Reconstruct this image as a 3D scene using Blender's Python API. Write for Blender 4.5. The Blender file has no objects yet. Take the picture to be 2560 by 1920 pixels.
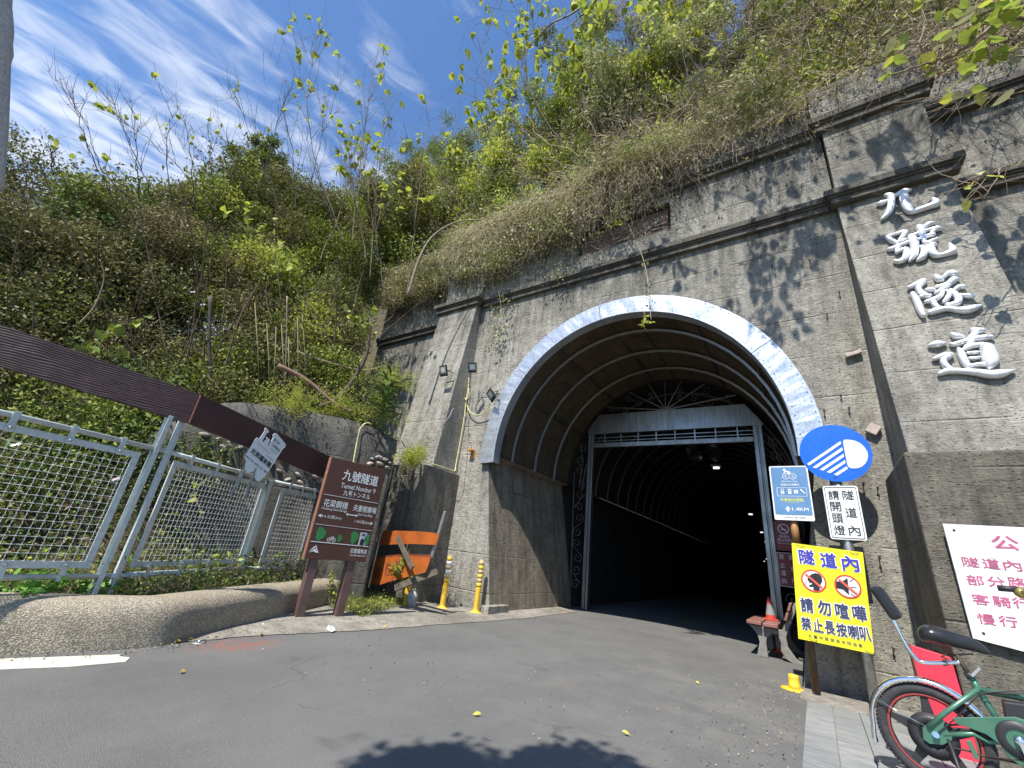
import bpy, bmesh, math, random
import numpy as np
from mathutils import Vector, Matrix
from mathutils.geometry import tessellate_polygon
random.seed(7); RNG = np.random.default_rng(7)
S = bpy.context.scene
COL = S.collection

# ------------------------------------------------------------------ camera
F = 1037.0
CX, CY = 1280.0, 960.0
HCAM = 1.0
vz = np.array([1375/.864-CX, -1412/.864-CY, F]); vz /= np.linalg.norm(vz)
vx = -np.array([-250/.864-CX, 1025/.864-CY, F]); vx -= vx.dot(vz)*vz; vx /= np.linalg.norm(vx)
vy = np.cross(vz, vx)
M = np.array([vx, vy, vz])
O = np.array([0., 0., HCAM])
cam = bpy.data.cameras.new('camera'); co = bpy.data.objects.new('camera', cam); COL.objects.link(co)
cam.sensor_width = 36; cam.lens = F/2560*36; cam.clip_start = .02; cam.clip_end = 2000
mm = Matrix.Identity(4)
for i in range(3):
    mm[i][0] = M[i, 0]; mm[i][1] = -M[i, 1]; mm[i][2] = -M[i, 2]; mm[i][3] = O[i]
co.matrix_world = mm
S.camera = co

# ------------------------------------------------------------------ light
SUN = Vector((-.03, .633, -1)).normalized()          # travel direction
sd = bpy.data.lights.new('sun', 'SUN'); sd.energy = 5.0; sd.angle = math.radians(.5); sd.color = (1, .955, .88)
so = bpy.data.objects.new('sun', sd); COL.objects.link(so)
so.rotation_euler = SUN.to_track_quat('-Z', 'Y').to_euler()
EL = math.asin(-SUN.z); AZ = math.atan2(-SUN.x, -SUN.y)  # direction to the sun, from +Y clockwise
W = bpy.data.worlds.new('World'); S.world = W; W.use_nodes = True
nt = W.node_tree; nt.nodes.clear(); N = nt.nodes.new; L = nt.links.new
out = N('ShaderNodeOutputWorld'); bg = N('ShaderNodeBackground'); bg.inputs['Strength'].default_value = .122
sky = N('ShaderNodeTexSky'); sky.sky_type = 'NISHITA'; sky.sun_disc = False
sky.sun_elevation = EL; sky.sun_rotation = AZ; sky.altitude = 300; sky.air_density = 1.15; sky.dust_density = .35; sky.ozone_density = 2.6
tc = N('ShaderNodeTexCoord'); sep = N('ShaderNodeSeparateXYZ'); L(tc.outputs['Generated'], sep.inputs[0])
def wm(op, a, b=None, c=None):
    n = N('ShaderNodeMath'); n.operation = op
    for i, v in enumerate((a, b, c)):
        if v is None: continue
        if isinstance(v, (int, float)): n.inputs[i].default_value = v
        else: L(v, n.inputs[i])
    return n.outputs[0]
zc = wm('MAXIMUM', sep.outputs[2], .06)
px_ = wm('DIVIDE', sep.outputs[0], zc); py_ = wm('DIVIDE', sep.outputs[1], zc)
cmb = N('ShaderNodeCombineXYZ'); L(px_, cmb.inputs[0]); L(py_, cmb.inputs[1])
mr = N('ShaderNodeMapping'); L(cmb.outputs[0], mr.inputs[0]); mr.inputs['Rotation'].default_value = (0, 0, math.radians(-72)); mp = N('ShaderNodeMapping'); L(mr.outputs[0], mp.inputs[0]); mp.inputs['Scale'].default_value = (3.4, 7.5, 1)
n1 = N('ShaderNodeTexNoise'); n1.inputs['Scale'].default_value = 1.5; n1.inputs['Detail'].default_value = 9; n1.inputs['Roughness'].default_value = .52; n1.inputs['Distortion'].default_value = .7; L(mp.outputs[0], n1.inputs['Vector'])
n2 = N('ShaderNodeTexNoise'); n2.inputs['Scale'].default_value = .55; n2.inputs['Detail'].default_value = 3; L(cmb.outputs[0], n2.inputs['Vector'])
# cirrus field: thick toward -X (west), thinning to the east
cov = wm('MULTIPLY_ADD', px_, -.36, -.33)
cov = wm('MINIMUM', cov, .20); cov = wm('MAXIMUM', cov, -.13)
dens = wm('ADD', n1.outputs[0], cov); dens = wm('ADD', dens, wm('MULTIPLY_ADD', n2.outputs[0], .35, -.175))
cr = N('ShaderNodeMapRange'); cr.interpolation_type = 'SMOOTHSTEP'; L(dens, cr.inputs[0]); cr.inputs[1].default_value = .43; cr.inputs[2].default_value = .90; cr.inputs[3].default_value = 0; cr.inputs[4].default_value = .78
tint = N('ShaderNodeMix'); tint.data_type = 'RGBA'; tint.blend_type = 'MULTIPLY'; tint.inputs[0].default_value = 1; L(sky.outputs[0], tint.inputs[6]); tint.inputs[7].default_value = (.80, .98, 1.18, 1)
mx = N('ShaderNodeMix'); mx.data_type = 'RGBA'; L(cr.outputs[0], mx.inputs[0]); L(tint.outputs[2], mx.inputs[6]); mx.inputs[7].default_value = (5.8, 6.2, 6.9, 1)
L(mx.outputs[2], bg.inputs[0]); L(bg.outputs[0], out.inputs[0])
S.view_settings.view_transform = 'Standard'; S.view_settings.look = 'None'; S.view_settings.exposure = .55; S.view_settings.gamma = 1
S.view_settings.use_curve_mapping = False
try:
    S.cycles.max_bounces = 6; S.cycles.transparent_max_bounces = 8; S.cycles.caustics_reflective = False; S.cycles.caustics_refractive = False
except Exception: pass

# ------------------------------------------------------------------ geometry of the photograph: pixel (of 2560x1920) -> point on a real plane
def ray(px, py): return M @ np.array([px-CX, py-CY, F])
def gz(px, py, z=0.): d = ray(px, py); return Vector(O + (z-HCAM)/d[2]*d)
def gy(px, py, y): d = ray(px, py); return Vector(O + y/d[1]*d)
def gx(px, py, x): d = ray(px, py); return Vector(O + x/d[0]*d)
def gpl(px, py, P, n):
    d = ray(px, py); n = np.array(n, float); t = (np.array(P)-O).dot(n)/d.dot(n); return Vector(O+t*d)
def gd(px, py, D): d = ray(px, py); return Vector(O + D/math.hypot(d[0], d[1])*d)

# ------------------------------------------------------------------ materials
MATS = {}
class NT:
    def __init__(s, name):
        s.m = bpy.data.materials.new(name); s.m.use_nodes = True; s.t = s.m.node_tree
        s.b = s.t.nodes['Principled BSDF']; s.out = s.t.nodes['Material Output']
        s.tc = s.t.nodes.new('ShaderNodeTexCoord').outputs['Object']
        s.geo = s.t.nodes.new('ShaderNodeNewGeometry')
    def n(s, k, **kw):
        x = s.t.nodes.new(k)
        for a, v in kw.items():
            if a.startswith('i_'):
                x.inputs[a[2:].replace('_', ' ')].default_value = v
            else: setattr(x, a, v)
        return x
    def l(s, a, b): s.t.links.new(a, b)
    def pos(s): return s.geo.outputs['Position']
    def mapv(s, scale, src=None, rot=(0, 0, 0), loc=(0, 0, 0)):
        m = s.n('ShaderNodeMapping'); s.l(src or s.pos(), m.inputs[0]); m.inputs['Scale'].default_value = scale; m.inputs['Rotation'].default_value = rot; m.inputs['Location'].default_value = loc
        return m.outputs[0]
    def noise(s, scale, detail=5, rough=.55, v=None, dist=0):
        x = s.n('ShaderNodeTexNoise'); x.inputs['Scale'].default_value = scale; x.inputs['Detail'].default_value = detail; x.inputs['Roughness'].default_value = rough; x.inputs['Distortion'].default_value = dist
        s.l(v or s.pos(), x.inputs['Vector']); return x.outputs[0]
    def vor(s, scale, v=None, feat='F1', o='Distance', rnd=1):
        x = s.n('ShaderNodeTexVoronoi'); x.feature = feat; x.inputs['Scale'].default_value = scale; x.inputs['Randomness'].default_value = rnd
        s.l(v or s.pos(), x.inputs['Vector']); return x.outputs[o]
    def rng(s, v, a, b, c=0., d=1., smooth=False):
        x = s.n('ShaderNodeMapRange'); s.l(v, x.inputs[0])
        for i, q in enumerate((a, b, c, d)): x.inputs[i+1].default_value = q
        if smooth: x.interpolation_type = 'SMOOTHSTEP'
        return x.outputs[0]
    def math(s, op, a, b=0., c=0.):
        x = s.n('ShaderNodeMath'); x.operation = op
        for i, q in enumerate((a, b, c)):
            if isinstance(q, (int, float)): x.inputs[i].default_value = q
            else: s.l(q, x.inputs[i])
        return x.outputs[0]
    def mix(s, f, a, b, blend='MIX'):
        x = s.n('ShaderNodeMix'); x.data_type = 'RGBA'; x.blend_type = blend
        for i, q in ((0, f), (6, a), (7, b)):
            if isinstance(q, (int, float)): x.inputs[i].default_value = q
            elif isinstance(q, tuple): x.inputs[i].default_value = tuple(q)+(1,)*(4-len(q))
            else: s.l(q, x.inputs[i])
        return x.outputs[2]
    def col(s, c):
        if isinstance(c, tuple): s.b.inputs['Base Color'].default_value = c+(1,)*(4-len(c))
        else: s.l(c, s.b.inputs['Base Color'])
    def rough(s, r):
        if isinstance(r, (int, float)): s.b.inputs['Roughness'].default_value = r
        else: s.l(r, s.b.inputs['Roughness'])
    def bump(s, h, strength=.5, dist=.01):
        x = s.n('ShaderNodeBump'); s.l(h, x.inputs['Height']); x.inputs['Strength'].default_value = strength; x.inputs['Distance'].default_value = dist
        s.l(x.outputs[0], s.b.inputs['Normal'])

def simple(name, c, rough=.5, metal=0., var=.15, scale=8., bump=0., bscale=60., dirt=None, spec=.5):
    if name in MATS: return MATS[name]
    t = NT(name); nz = t.noise(scale, 6, .6)
    lo = tuple(x*(1-var) for x in c); hi = tuple(min(1, x*(1+var)) for x in c)
    cc = t.mix(t.rng(nz, .3, .7), lo, hi)
    if dirt:
        cc = t.mix(t.rng(t.noise(scale*2.3, 8, .7), .52, .68, 0, dirt[1]), cc, dirt[0])
    t.col(cc); t.rough(rough); t.b.inputs['Metallic'].default_value = metal
    t.b.inputs['Specular IOR Level'].default_value = spec
    if bump: t.bump(t.noise(bscale, 4, .6), bump, .004)
    MATS[name] = t.m; return t.m

def concrete(name, base=(.43, .405, .345), dark=.5, stain_z=None, agg=1., wet=0., rust=()):
    t = NT(name); P = t.pos()
    big = t.noise(.9, 6, .65); mid = t.noise(4.2, 7, .7); fine = t.noise(38, 6, .75)
    c = t.mix(t.rng(big, .3, .72), tuple(x*.62 for x in base), tuple(x*1.18 for x in base))
    c = t.mix(t.rng(mid, .42, .64, 0, .8), c, tuple(x*.42 for x in base)); lt = t.noise(2.3, 8, .75, t.mapv((1, 1, .7), loc=(5, 3, 1))); c = t.mix(t.rng(lt, .52, .68, 0, .5), c, tuple(x*1.5 for x in base))
    c = t.mix(t.rng(fine, .35, .72, 0, .5), c, tuple(min(1, x*1.6) for x in base))
    # exposed aggregate
    v1 = t.vor(46, rnd=1); c = t.mix(t.rng(v1, .0, .20, .55*agg, 0), c, (.46, .42, .34))
    v2 = t.vor(21, t.mapv((1, 1, 1.4), loc=(3.1, 1.7, .4))); pit = t.rng(v2, .07, .22, .8*agg, 0); c = t.mix(pit, c, tuple(x*.25 for x in base))
    bg_ = t.noise(.55, 7, .7, t.mapv((1, 1, .75), loc=(2, 0, 7))); c = t.mix(t.rng(bg_, .50, .66, 0, .5), c, tuple(x*.30 for x in base)); cs_ = t.noise(8.5, 8, .85, t.mapv((1, 1, 1.5))); c = t.mix(t.rng(cs_, .54, .64, 0, .45), c, tuple(x*.25 for x in base)); c = t.mix(t.rng(cs_, .34, .44, .4, 0), c, tuple(min(.7, x*1.5) for x in base))
    # vertical run-off streaks
    st = t.noise(1.0, 8, .7, t.mapv((7, 7, .55)))
    c = t.mix(t.rng(st, .46, .70, 0, .75*dark+.15), c, (.035, .033, .030))
    if stain_z:
        for z0, ln, amt in stain_z:
            sp = t.n('ShaderNodeSeparateXYZ'); t.l(P, sp.inputs[0])
            g = t.rng(sp.outputs[2], z0-ln, z0, 0, 1)
            g = t.math('MULTIPLY', g, t.rng(sp.outputs[2], z0, z0+.15, 1, 0))
            m = t.math('MULTIPLY', g, t.rng(t.noise(1.4, 7, .7, t.mapv((5, 5, .9))), .33, .62, 0, amt))
            c = t.mix(m, c, (.022, .022, .020))
    for (rx, ry, rz, rr, rc, am) in rust:
        d = t.n('ShaderNodeVectorMath'); d.operation = 'DISTANCE'; t.l(P, d.inputs[0]); d.inputs[1].default_value = (rx, ry, rz)
        dd = t.math('ADD', d.outputs['Value'], t.math('MULTIPLY', t.noise(7, 6, .7), .35))
        c = t.mix(t.rng(dd, rr+.02, rr+.2, am, 0), c, rc)
    # board marks
    sp = t.n('ShaderNodeSeparateXYZ'); t.l(P, sp.inputs[0])
    zz = t.math('ADD', sp.outputs[2], t.math('MULTIPLY', t.noise(1.3, 3), .03))
    fr = t.math('FRACT', t.math('MULTIPLY', zz, 1.7))
    ln = t.rng(t.math('ABSOLUTE', t.math('SUBTRACT', fr, .5)), 0, .022, 1, 0)
    ln = t.math('MULTIPLY', ln, t.rng(t.noise(1.1, 4), .42, .6))
    c = t.mix(t.math('MULTIPLY', ln, .08), c, (.05, .045, .04))
    md2 = t.noise(15, 7, .8, dist=.6); c = t.mix(t.rng(md2, .52, .66, 0, .6), c, tuple(x*.32 for x in base)); c = t.mix(t.rng(md2, .30, .42, .45, 0), c, tuple(min(1, x*1.55) for x in base))
    t.col(c); t.rough(.9); t.b.inputs['Specular IOR Level'].default_value = .25
    h = t.math('ADD', t.math('MULTIPLY', fine, .6), t.math('MULTIPLY', mid, 1.2))
    h = t.math('SUBTRACT', h, t.math('MULTIPLY', pit, .8)); h = t.math('SUBTRACT', h, t.math('MULTIPLY', ln, .8))
    h = t.math('ADD', h, t.math('MULTIPLY', t.noise(26, 5, .8, t.mapv((.5, .5, 2.2))), .7))
    t.bump(h, .95, .035)
    return t.m

RUST = ((.35, 6.19, 4.95, .02, (.17, .085, .05), .85),)
M_CONC = concrete('weathered_concrete', stain_z=((6.05, 1.3, .75), (7.5, 1.4, .95), (8.3, .7, .9)), rust=RUST)
M_CONC_DK = concrete('mossy_concrete', base=(.15, .135, .11), dark=.9)
M_PLIN = concrete('dirty_plinth_concrete', base=(.25, .225, .18), dark=.7)
M_CORN = concrete('cornice_concrete', base=(.17, .155, .13), dark=.8)
M_JAMB = concrete('tunnel_concrete', base=(.15, .125, .095), dark=.85)
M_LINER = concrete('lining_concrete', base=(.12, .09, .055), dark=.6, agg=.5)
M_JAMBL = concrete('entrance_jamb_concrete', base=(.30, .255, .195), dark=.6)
M_CONC_SHADE = concrete('shaded_tunnel_concrete', base=(.045, .040, .034), dark=.5, agg=.2)  # jambs and vault past the gate: tunnel darkness put into the base colour
M_RET = concrete('retaining_concrete', base=(.17, .16, .14), dark=.7)

def m_asphalt():
    t = NT('asphalt'); f = t.vor(260); g = t.noise(150, 4, .8); b = t.noise(1.1, 7, .65); w = t.noise(.35, 5, .6, t.mapv((1, 3, 1)))
    c = t.mix(t.rng(b, .3, .75), (.128, .127, .122), (.190, .188, .178))
    c = t.mix(t.rng(w, .45, .75, 0, .5), c, (.165, .160, .150))
    c = t.mix(t.rng(f, .0, .35, .55, 0), c, (.19, .185, .18))
    c = t.mix(t.rng(g, .55, .75, 0, .75), c, (.042, .042, .044)); g2 = t.noise(48, 5, .8); c = t.mix(t.rng(g2, .54, .70, 0, .5), c, (.06, .06, .06)); c = t.mix(t.rng(g2, .28, .42, .45, 0), c, (.27, .265, .25))
    c = t.mix(t.rng(t.noise(5.5, 8, .75, dist=1.2), .64, .74, 0, .5), c, (.065, .065, .067))
    c = t.mix(t.rng(t.noise(17, 3, .5), .72, .76, 0, .5), c, (.3, .29, .27))
    # sandy dust near the right side
    d = t.n('ShaderNodeVectorMath'); d.operation = 'DISTANCE'; t.l(t.pos(), d.inputs[0]); d.inputs[1].default_value = (-.6, 4.6, 0)
    dd = t.math('MULTIPLY', t.rng(d.outputs['Value'], .2, 2.6, 1, 0), t.rng(t.noise(2.2, 8, .75), .48, .72))
    c = t.mix(t.math('MULTIPLY', dd, .55), c, (.27, .24, .19))
    # red paint scribble
    d2 = t.n('ShaderNodeVectorMath'); d2.operation = 'DISTANCE'; t.l(t.mapv((1, .55, 1)), d2.inputs[0]); d2.inputs[1].default_value = (-4.1, 2.16*.55, 0)
    rr = t.math('MULTIPLY', t.rng(d2.outputs['Value'], .08, .24, 1, 0), t.rng(t.noise(9, 7, .75, dist=2.2), .47, .58))
    c = t.mix(t.math('MULTIPLY', rr, .85), c, (.42, .11, .06))
    nv = t.n('ShaderNodeTexNoise'); nv.inputs['Scale'].default_value = 2.5; nv.inputs['Detail'].default_value = 8; t.l(t.pos(), nv.inputs['Vector'])
    vm = t.n('ShaderNodeVectorMath'); vm.operation = 'MULTIPLY_ADD'; t.l(nv.outputs['Color'], vm.inputs[0]); vm.inputs[1].default_value = (.5, .5, .5); t.l(t.pos(), vm.inputs[2])
    ed = t.vor(.75, vm.outputs[0], 'DISTANCE_TO_EDGE'); ck = t.math('MULTIPLY', t.rng(ed, .002, .010, 1, 0), t.rng(t.noise(.8, 3), .52, .60))
    c = t.mix(t.math('MULTIPLY', ck, .35), c, (.035, .035, .035))
    oil = t.noise(1.7, 4, .5, t.mapv((1, 1, 1), loc=(9, 2, 0))); c = t.mix(t.rng(oil, .68, .76, 0, .45), c, (.055, .055, .056))
    bl = t.noise(.5, 8, .75, t.mapv((1.6, .6, 1), loc=(1, 5, 0))); c = t.mix(t.rng(bl, .48, .66, 0, .45), c, (.21, .205, .19))
    t.col(c); t.rough(t.rng(g, .3, .7, .72, .95)); t.b.inputs['Specular IOR Level'].default_value = .35
    t.bump(t.math('ADD', f, t.math('MULTIPLY', g, .9)), .75, .006); return t.m
M_ASPH = m_asphalt()
def m_pebble():
    t = NT('pebble_dash'); v = t.vor(95); vc = t.n('ShaderNodeTexVoronoi'); vc.inputs['Scale'].default_value = 95; t.l(t.pos(), vc.inputs['Vector'])
    rnd = t.n('ShaderNodeSeparateColor'); t.l(vc.outputs['Color'], rnd.inputs[0])
    c = t.mix(rnd.outputs[0], (.30, .25, .175), (.58, .51, .39)); c = t.mix(t.rng(v, .40, .65, 0, .6), c, (.11, .09, .065))
    c = t.mix(t.rng(t.noise(2.1, 6, .7), .5, .72, 0, .55), c, (.08, .07, .05))
    t.col(c); t.rough(.75); t.bump(t.rng(v, 0, .6, 1, 0), .8, .008); return t.m
M_PEB = m_pebble()
def m_soil(name, a, b, c3):
    t = NT(name); c = t.mix(t.rng(t.noise(6, 8, .75), .35, .65), a, b); c = t.mix(t.rng(t.vor(30), 0, .3, .7, 0), c, c3)
    t.col(c); t.rough(.95); t.bump(t.noise(18, 8, .8), 1, .06); return t.m
M_SOIL = m_soil('leaf_litter', (.05, .042, .02), (.13, .105, .05), (.16, .14, .06))
M_APRON = concrete('apron_concrete', base=(.36, .33, .28), dark=.15, agg=.4)
def m_leaf(name, cols, trans=.24, rough=.6):
    cols = [tuple(min(.62, x*1.45) for x in c) for c in cols]
    t = NT(name); r = t.geo.outputs['Random Per Island']
    cr = t.n('ShaderNodeValToRGB'); t.l(r, cr.inputs[0]); el = cr.color_ramp.elements
    while len(el) > 1: el.remove(el[-1])
    el[0].position = 0; el[0].color = cols[0]+(1,)
    for i, c in enumerate(cols[1:]):
        e = el.new((i+1)/(len(cols)-1)); e.color = c+(1,)
    c = t.mix(t.rng(t.noise(2.0, 3), .3, .7, 0, .35), cr.outputs[0], tuple(x*.5 for x in cols[len(cols)//2]))
    t.col(c); t.rough(rough); t.b.inputs['Specular IOR Level'].default_value = .3
    tr = t.n('ShaderNodeBsdfTranslucent'); t.l(c, tr.inputs[0]); ms = t.n('ShaderNodeMixShader'); ms.inputs[0].default_value = trans
    t.l(t.b.outputs[0], ms.inputs[1]); t.l(tr.outputs[0], ms.inputs[2]); t.l(ms.outputs[0], t.out.inputs[0]); return t.m
LF_OLIVE = m_leaf('olive_leaves', [(.085, .078, .022), (.07, .085, .016), (.12, .135, .025), (.18, .16, .07), (.085, .11, .018), (.34, .32, .16)])
LF_DRY = m_leaf('dry_leaves', [(.13, .10, .045), (.22, .175, .09), (.11, .105, .03), (.30, .25, .14), (.13, .14, .035)], .2)
LF_GREEN = m_leaf('green_leaves', [(.07, .11, .012), (.15, .20, .02), (.28, .30, .035), (.11, .16, .025), (.38, .38, .12), (.08, .12, .015)])
LF_LIGHT = m_leaf('light_green_leaves', [(.20, .26, .05), (.32, .36, .06), (.42, .42, .07), (.15, .22, .04)], .45)
LF_VINE = m_leaf('vine_leaves', [(.16, .20, .06), (.30, .33, .14), (.40, .38, .22), (.12, .16, .05), (.42, .40, .10)])
LF_BIG = m_leaf('broad_leaves', [(.22, .30, .05), (.42, .44, .05), (.16, .24, .05), (.50, .46, .05), (.34, .38, .16)], .45)
LF_PINE = m_leaf('conifer_leaves', [(.09, .13, .02), (.14, .18, .03), (.20, .23, .05)], .3)
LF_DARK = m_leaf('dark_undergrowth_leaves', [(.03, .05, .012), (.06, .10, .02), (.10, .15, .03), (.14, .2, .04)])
M_TWIG = simple('grey_bark', (.25, .19, .125), .85, var=.35, scale=14)
M_TWIGD = simple('dark_bark', (.09, .068, .05), .85, var=.35, scale=14)
M_DRYV = simple('dry_vine_stems', (.48, .38, .27), .85, var=.4, scale=6)
M_PETAL = simple('pale_petals', (.75, .62, .78), .6)
M_WPETAL = simple('white_petals', (.85, .85, .8), .6)
M_YLEAF = simple('fallen_yellow_leaf', (.62, .42, .05), .6)
M_BROWNW = simple('brown_painted_board', (.060, .026, .024), .55, var=.2, scale=3)
def m_plank():
    t = NT('brown_wood_grain'); v = t.mapv((1.0, 1.0, 14)); n = t.noise(2.2, 5, .55, v, dist=1.6); w = t.n('ShaderNodeTexWave'); w.bands_direction = 'Z'; w.inputs['Scale'].default_value = 16; w.inputs['Distortion'].default_value = 9; w.inputs['Detail'].default_value = 2; w.inputs['Detail Scale'].default_value = .35; t.l(t.mapv((.5, .5, 1)), w.inputs['Vector'])
    t.col(t.mix(t.rng(n, .3, .7), (.040, .018, .020), (.085, .045, .048))); t.rough(.5); t.bump(t.math('ADD', n, t.math('MULTIPLY', w.outputs['Fac'], .9)), .8, .008); return t.m
M_PLANK = m_plank()
M_SIGNBR = simple('brown_sign_sheet', (.085, .035, .022), .5, var=.12, scale=5)
M_SIGNEDGE = simple('faded_brown_edge', (.30, .13, .085), .6, dirt=((.5, .3, .2), .5))
M_PAINTG = simple('pale_green_paint', (.57, .62, .60), .45, var=.12, scale=20, dirt=((.2, .15, .1), .35))
M_GALV = simple('galvanised_steel', (.50, .52, .52), .42, .75, var=.25, scale=25)
M_RIB_SHADE = simple('shaded_rib_steel', (.13, .13, .13), .6, .3)  # ribs past the gate, coloured darker to stand for the shade in there
M_WIRE = simple('crimped_wire', (.60, .62, .60), .5, .3, var=.2, scale=30)
def m_stainless():
    t = NT('stainless_steel'); n = t.noise(2.2, 6, .6); n2 = t.noise(22, 5, .7, t.mapv((1, 1, .1)))
    t.col(t.mix(t.rng(n2, .35, .7), (.22, .22, .215), (.38, .38, .375))); t.b.inputs['Metallic'].default_value = .9; t.rough(t.rng(n, .3, .7, .25, .5)); return t.m
M_STEEL = m_stainless()
def m_band():
    t = NT('galvanised_sheet'); n = t.noise(2.6, 4, .5); v = t.vor(24)
    t.col(t.mix(t.rng(v, .1, .6), (.40, .43, .48), (.58, .61, .66))); t.b.inputs['Metallic'].default_value = .6; t.rough(t.rng(n, .3, .7, .30, .48)); t.bump(n, .35, .02); return t.m
M_BAND = m_band()
M_CHROME = simple('polished_steel', (.86, .87, .90), .13, 1., var=.04)
M_LETTER = simple('brushed_bright_steel', (.86, .87, .89), .30, .45, var=.05, scale=20)
M_WHITE = simple('white_print', (.80, .80, .78), .5, var=.04)
M_WHITEB = simple('white_board', (.78, .79, .78), .45, var=.06, scale=6, dirt=((.42, .41, .38), .75))
M_BLACK = simple('black_print', (.02, .02, .022), .5)
M_YEL = simple('yellow_board', (.84, .76, .02), .45, var=.06, dirt=((.62, .55, .08), .55))
M_BLUEP = simple('blue_print', (.05, .04, .42), .5)
M_NAVY = simple('navy_print', (.04, .045, .12), .5)
M_REDP = simple('red_print', (.75, .06, .04), .5)
M_PINKP = simple('faded_red_print', (.52, .10, .20), .55, var=.3, scale=18)
M_BLUE = simple('blue_reflective', (.003, .12, .66), .42, var=.08, dirt=((.03, .16, .55), .5))
M_RETRO = simple('reflective_white', (.78, .79, .77), .45, var=.08, scale=40)
M_SBLUE = simple('faded_blue_print', (.12, .24, .42), .3, var=.14, scale=4)
M_YPRINT = simple('faded_yellow_print', (.62, .66, .15), .5)
M_DRED = simple('dark_red_board', (.22, .025, .03), .45, var=.1)
M_REDBOX = simple('red_paint', (.62, .045, .075), .4, var=.12, scale=7)
M_REDDK = simple('dull_red_paint', (.22, .05, .035), .6, var=.2)
M_BPIPE = simple('brown_painted_pipe', (.085, .05, .03), .5, dirt=((.35, .3, .25), .5))
M_YPLAST = simple('yellow_plastic', (.80, .50, .03), .5, var=.12, scale=25, dirt=((.45, .33, .15), .5))
M_TANB = simple('worn_tan_band', (.50, .36, .18), .6, var=.15)
M_ORANGE = simple('faded_orange_paint', (.42, .10, .015), .55, var=.2, scale=5, dirt=((.25, .09, .03), .8))
M_ORW = simple('orange_wood', (.62, .25, .05), .6)
M_OLDW = simple('old_wood', (.12, .095, .07), .85, var=.35, scale=12, bump=.6)
M_PALEW = simple('pale_split_wood', (.46, .38, .32), .8, var=.2, scale=18)
M_STONE = simple('pale_stone', (.45, .44, .41), .85, var=.35, scale=14, bump=.8)
M_PEBB = simple('river_pebble', (.34, .28, .23), .7, var=.35, scale=9)
M_CABLE = simple('yellow_conduit', (.66, .60, .30), .5, dirt=((.35, .32, .2), .4))
M_GCABLE = simple('grey_cable', (.35, .35, .36), .5)
M_LBODY = simple('black_lamp_housing', (.03, .03, .033), .45)
M_LGLASS = simple('lamp_glass', (.50, .52, .50), .12, .1, var=.1)
M_IRON = simple('rusty_iron', (.06, .045, .035), .7, .3)
M_TYRE = simple('tyre_rubber', (.035, .035, .037), .8, dirt=((.14, .12, .1), .4))
M_GREEN = simple('green_metallic_paint', (.085, .22, .145), .36, .4, var=.12, dirt=((.2, .2, .16), .35))
M_BLKP = simple('black_plastic', (.028, .028, .030), .5)
M_VINYL = simple('black_vinyl', (.018, .019, .020), .28)
M_BENCHW = simple('bench_planks', (.26, .12, .10), .45, var=.2)
M_CAST = simple('cast_iron_grey', (.22, .21, .19), .65, var=.25, scale=14)
M_CONE = simple('cone_orange', (.50, .055, .03), .6, dirt=((.2, .05, .03), .5))
M_GREYW = simple('speckled_grey_cloth', (.46, .45, .44), .9, var=.3, scale=160)
M_BRASS = simple('brass_bell', (.55, .42, .14), .3, .8)
M_SLATE = None
def m_slate():
    t = NT('slate_tile'); v = t.mapv((1.5, 9, 1), rot=(0, 0, .5)); n = t.noise(3, 7, .7, v, dist=.8)
    oi = t.n('ShaderNodeObjectInfo')
    c = t.mix(t.rng(n, .32, .68), (.16, .17, .175), (.36, .36, .345)); c = t.mix(t.math('MULTIPLY', oi.outputs['Random'], .5), c, (.17, .18, .185))
    t.col(c); t.rough(.6); t.bump(n, .5, .01); return t.m
M_SLATE = m_slate()
def m_emit(name, c, s):
    m = bpy.data.materials.new(name); m.use_nodes = True; b = m.node_tree.nodes['Principled BSDF']; b.inputs['Emission Color'].default_value = c+(1,); b.inputs['Emission Strength'].default_value = s; return m
M_LIT = m_emit('lit_lamp', (.9, .95, 1.), 1.6)

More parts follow.
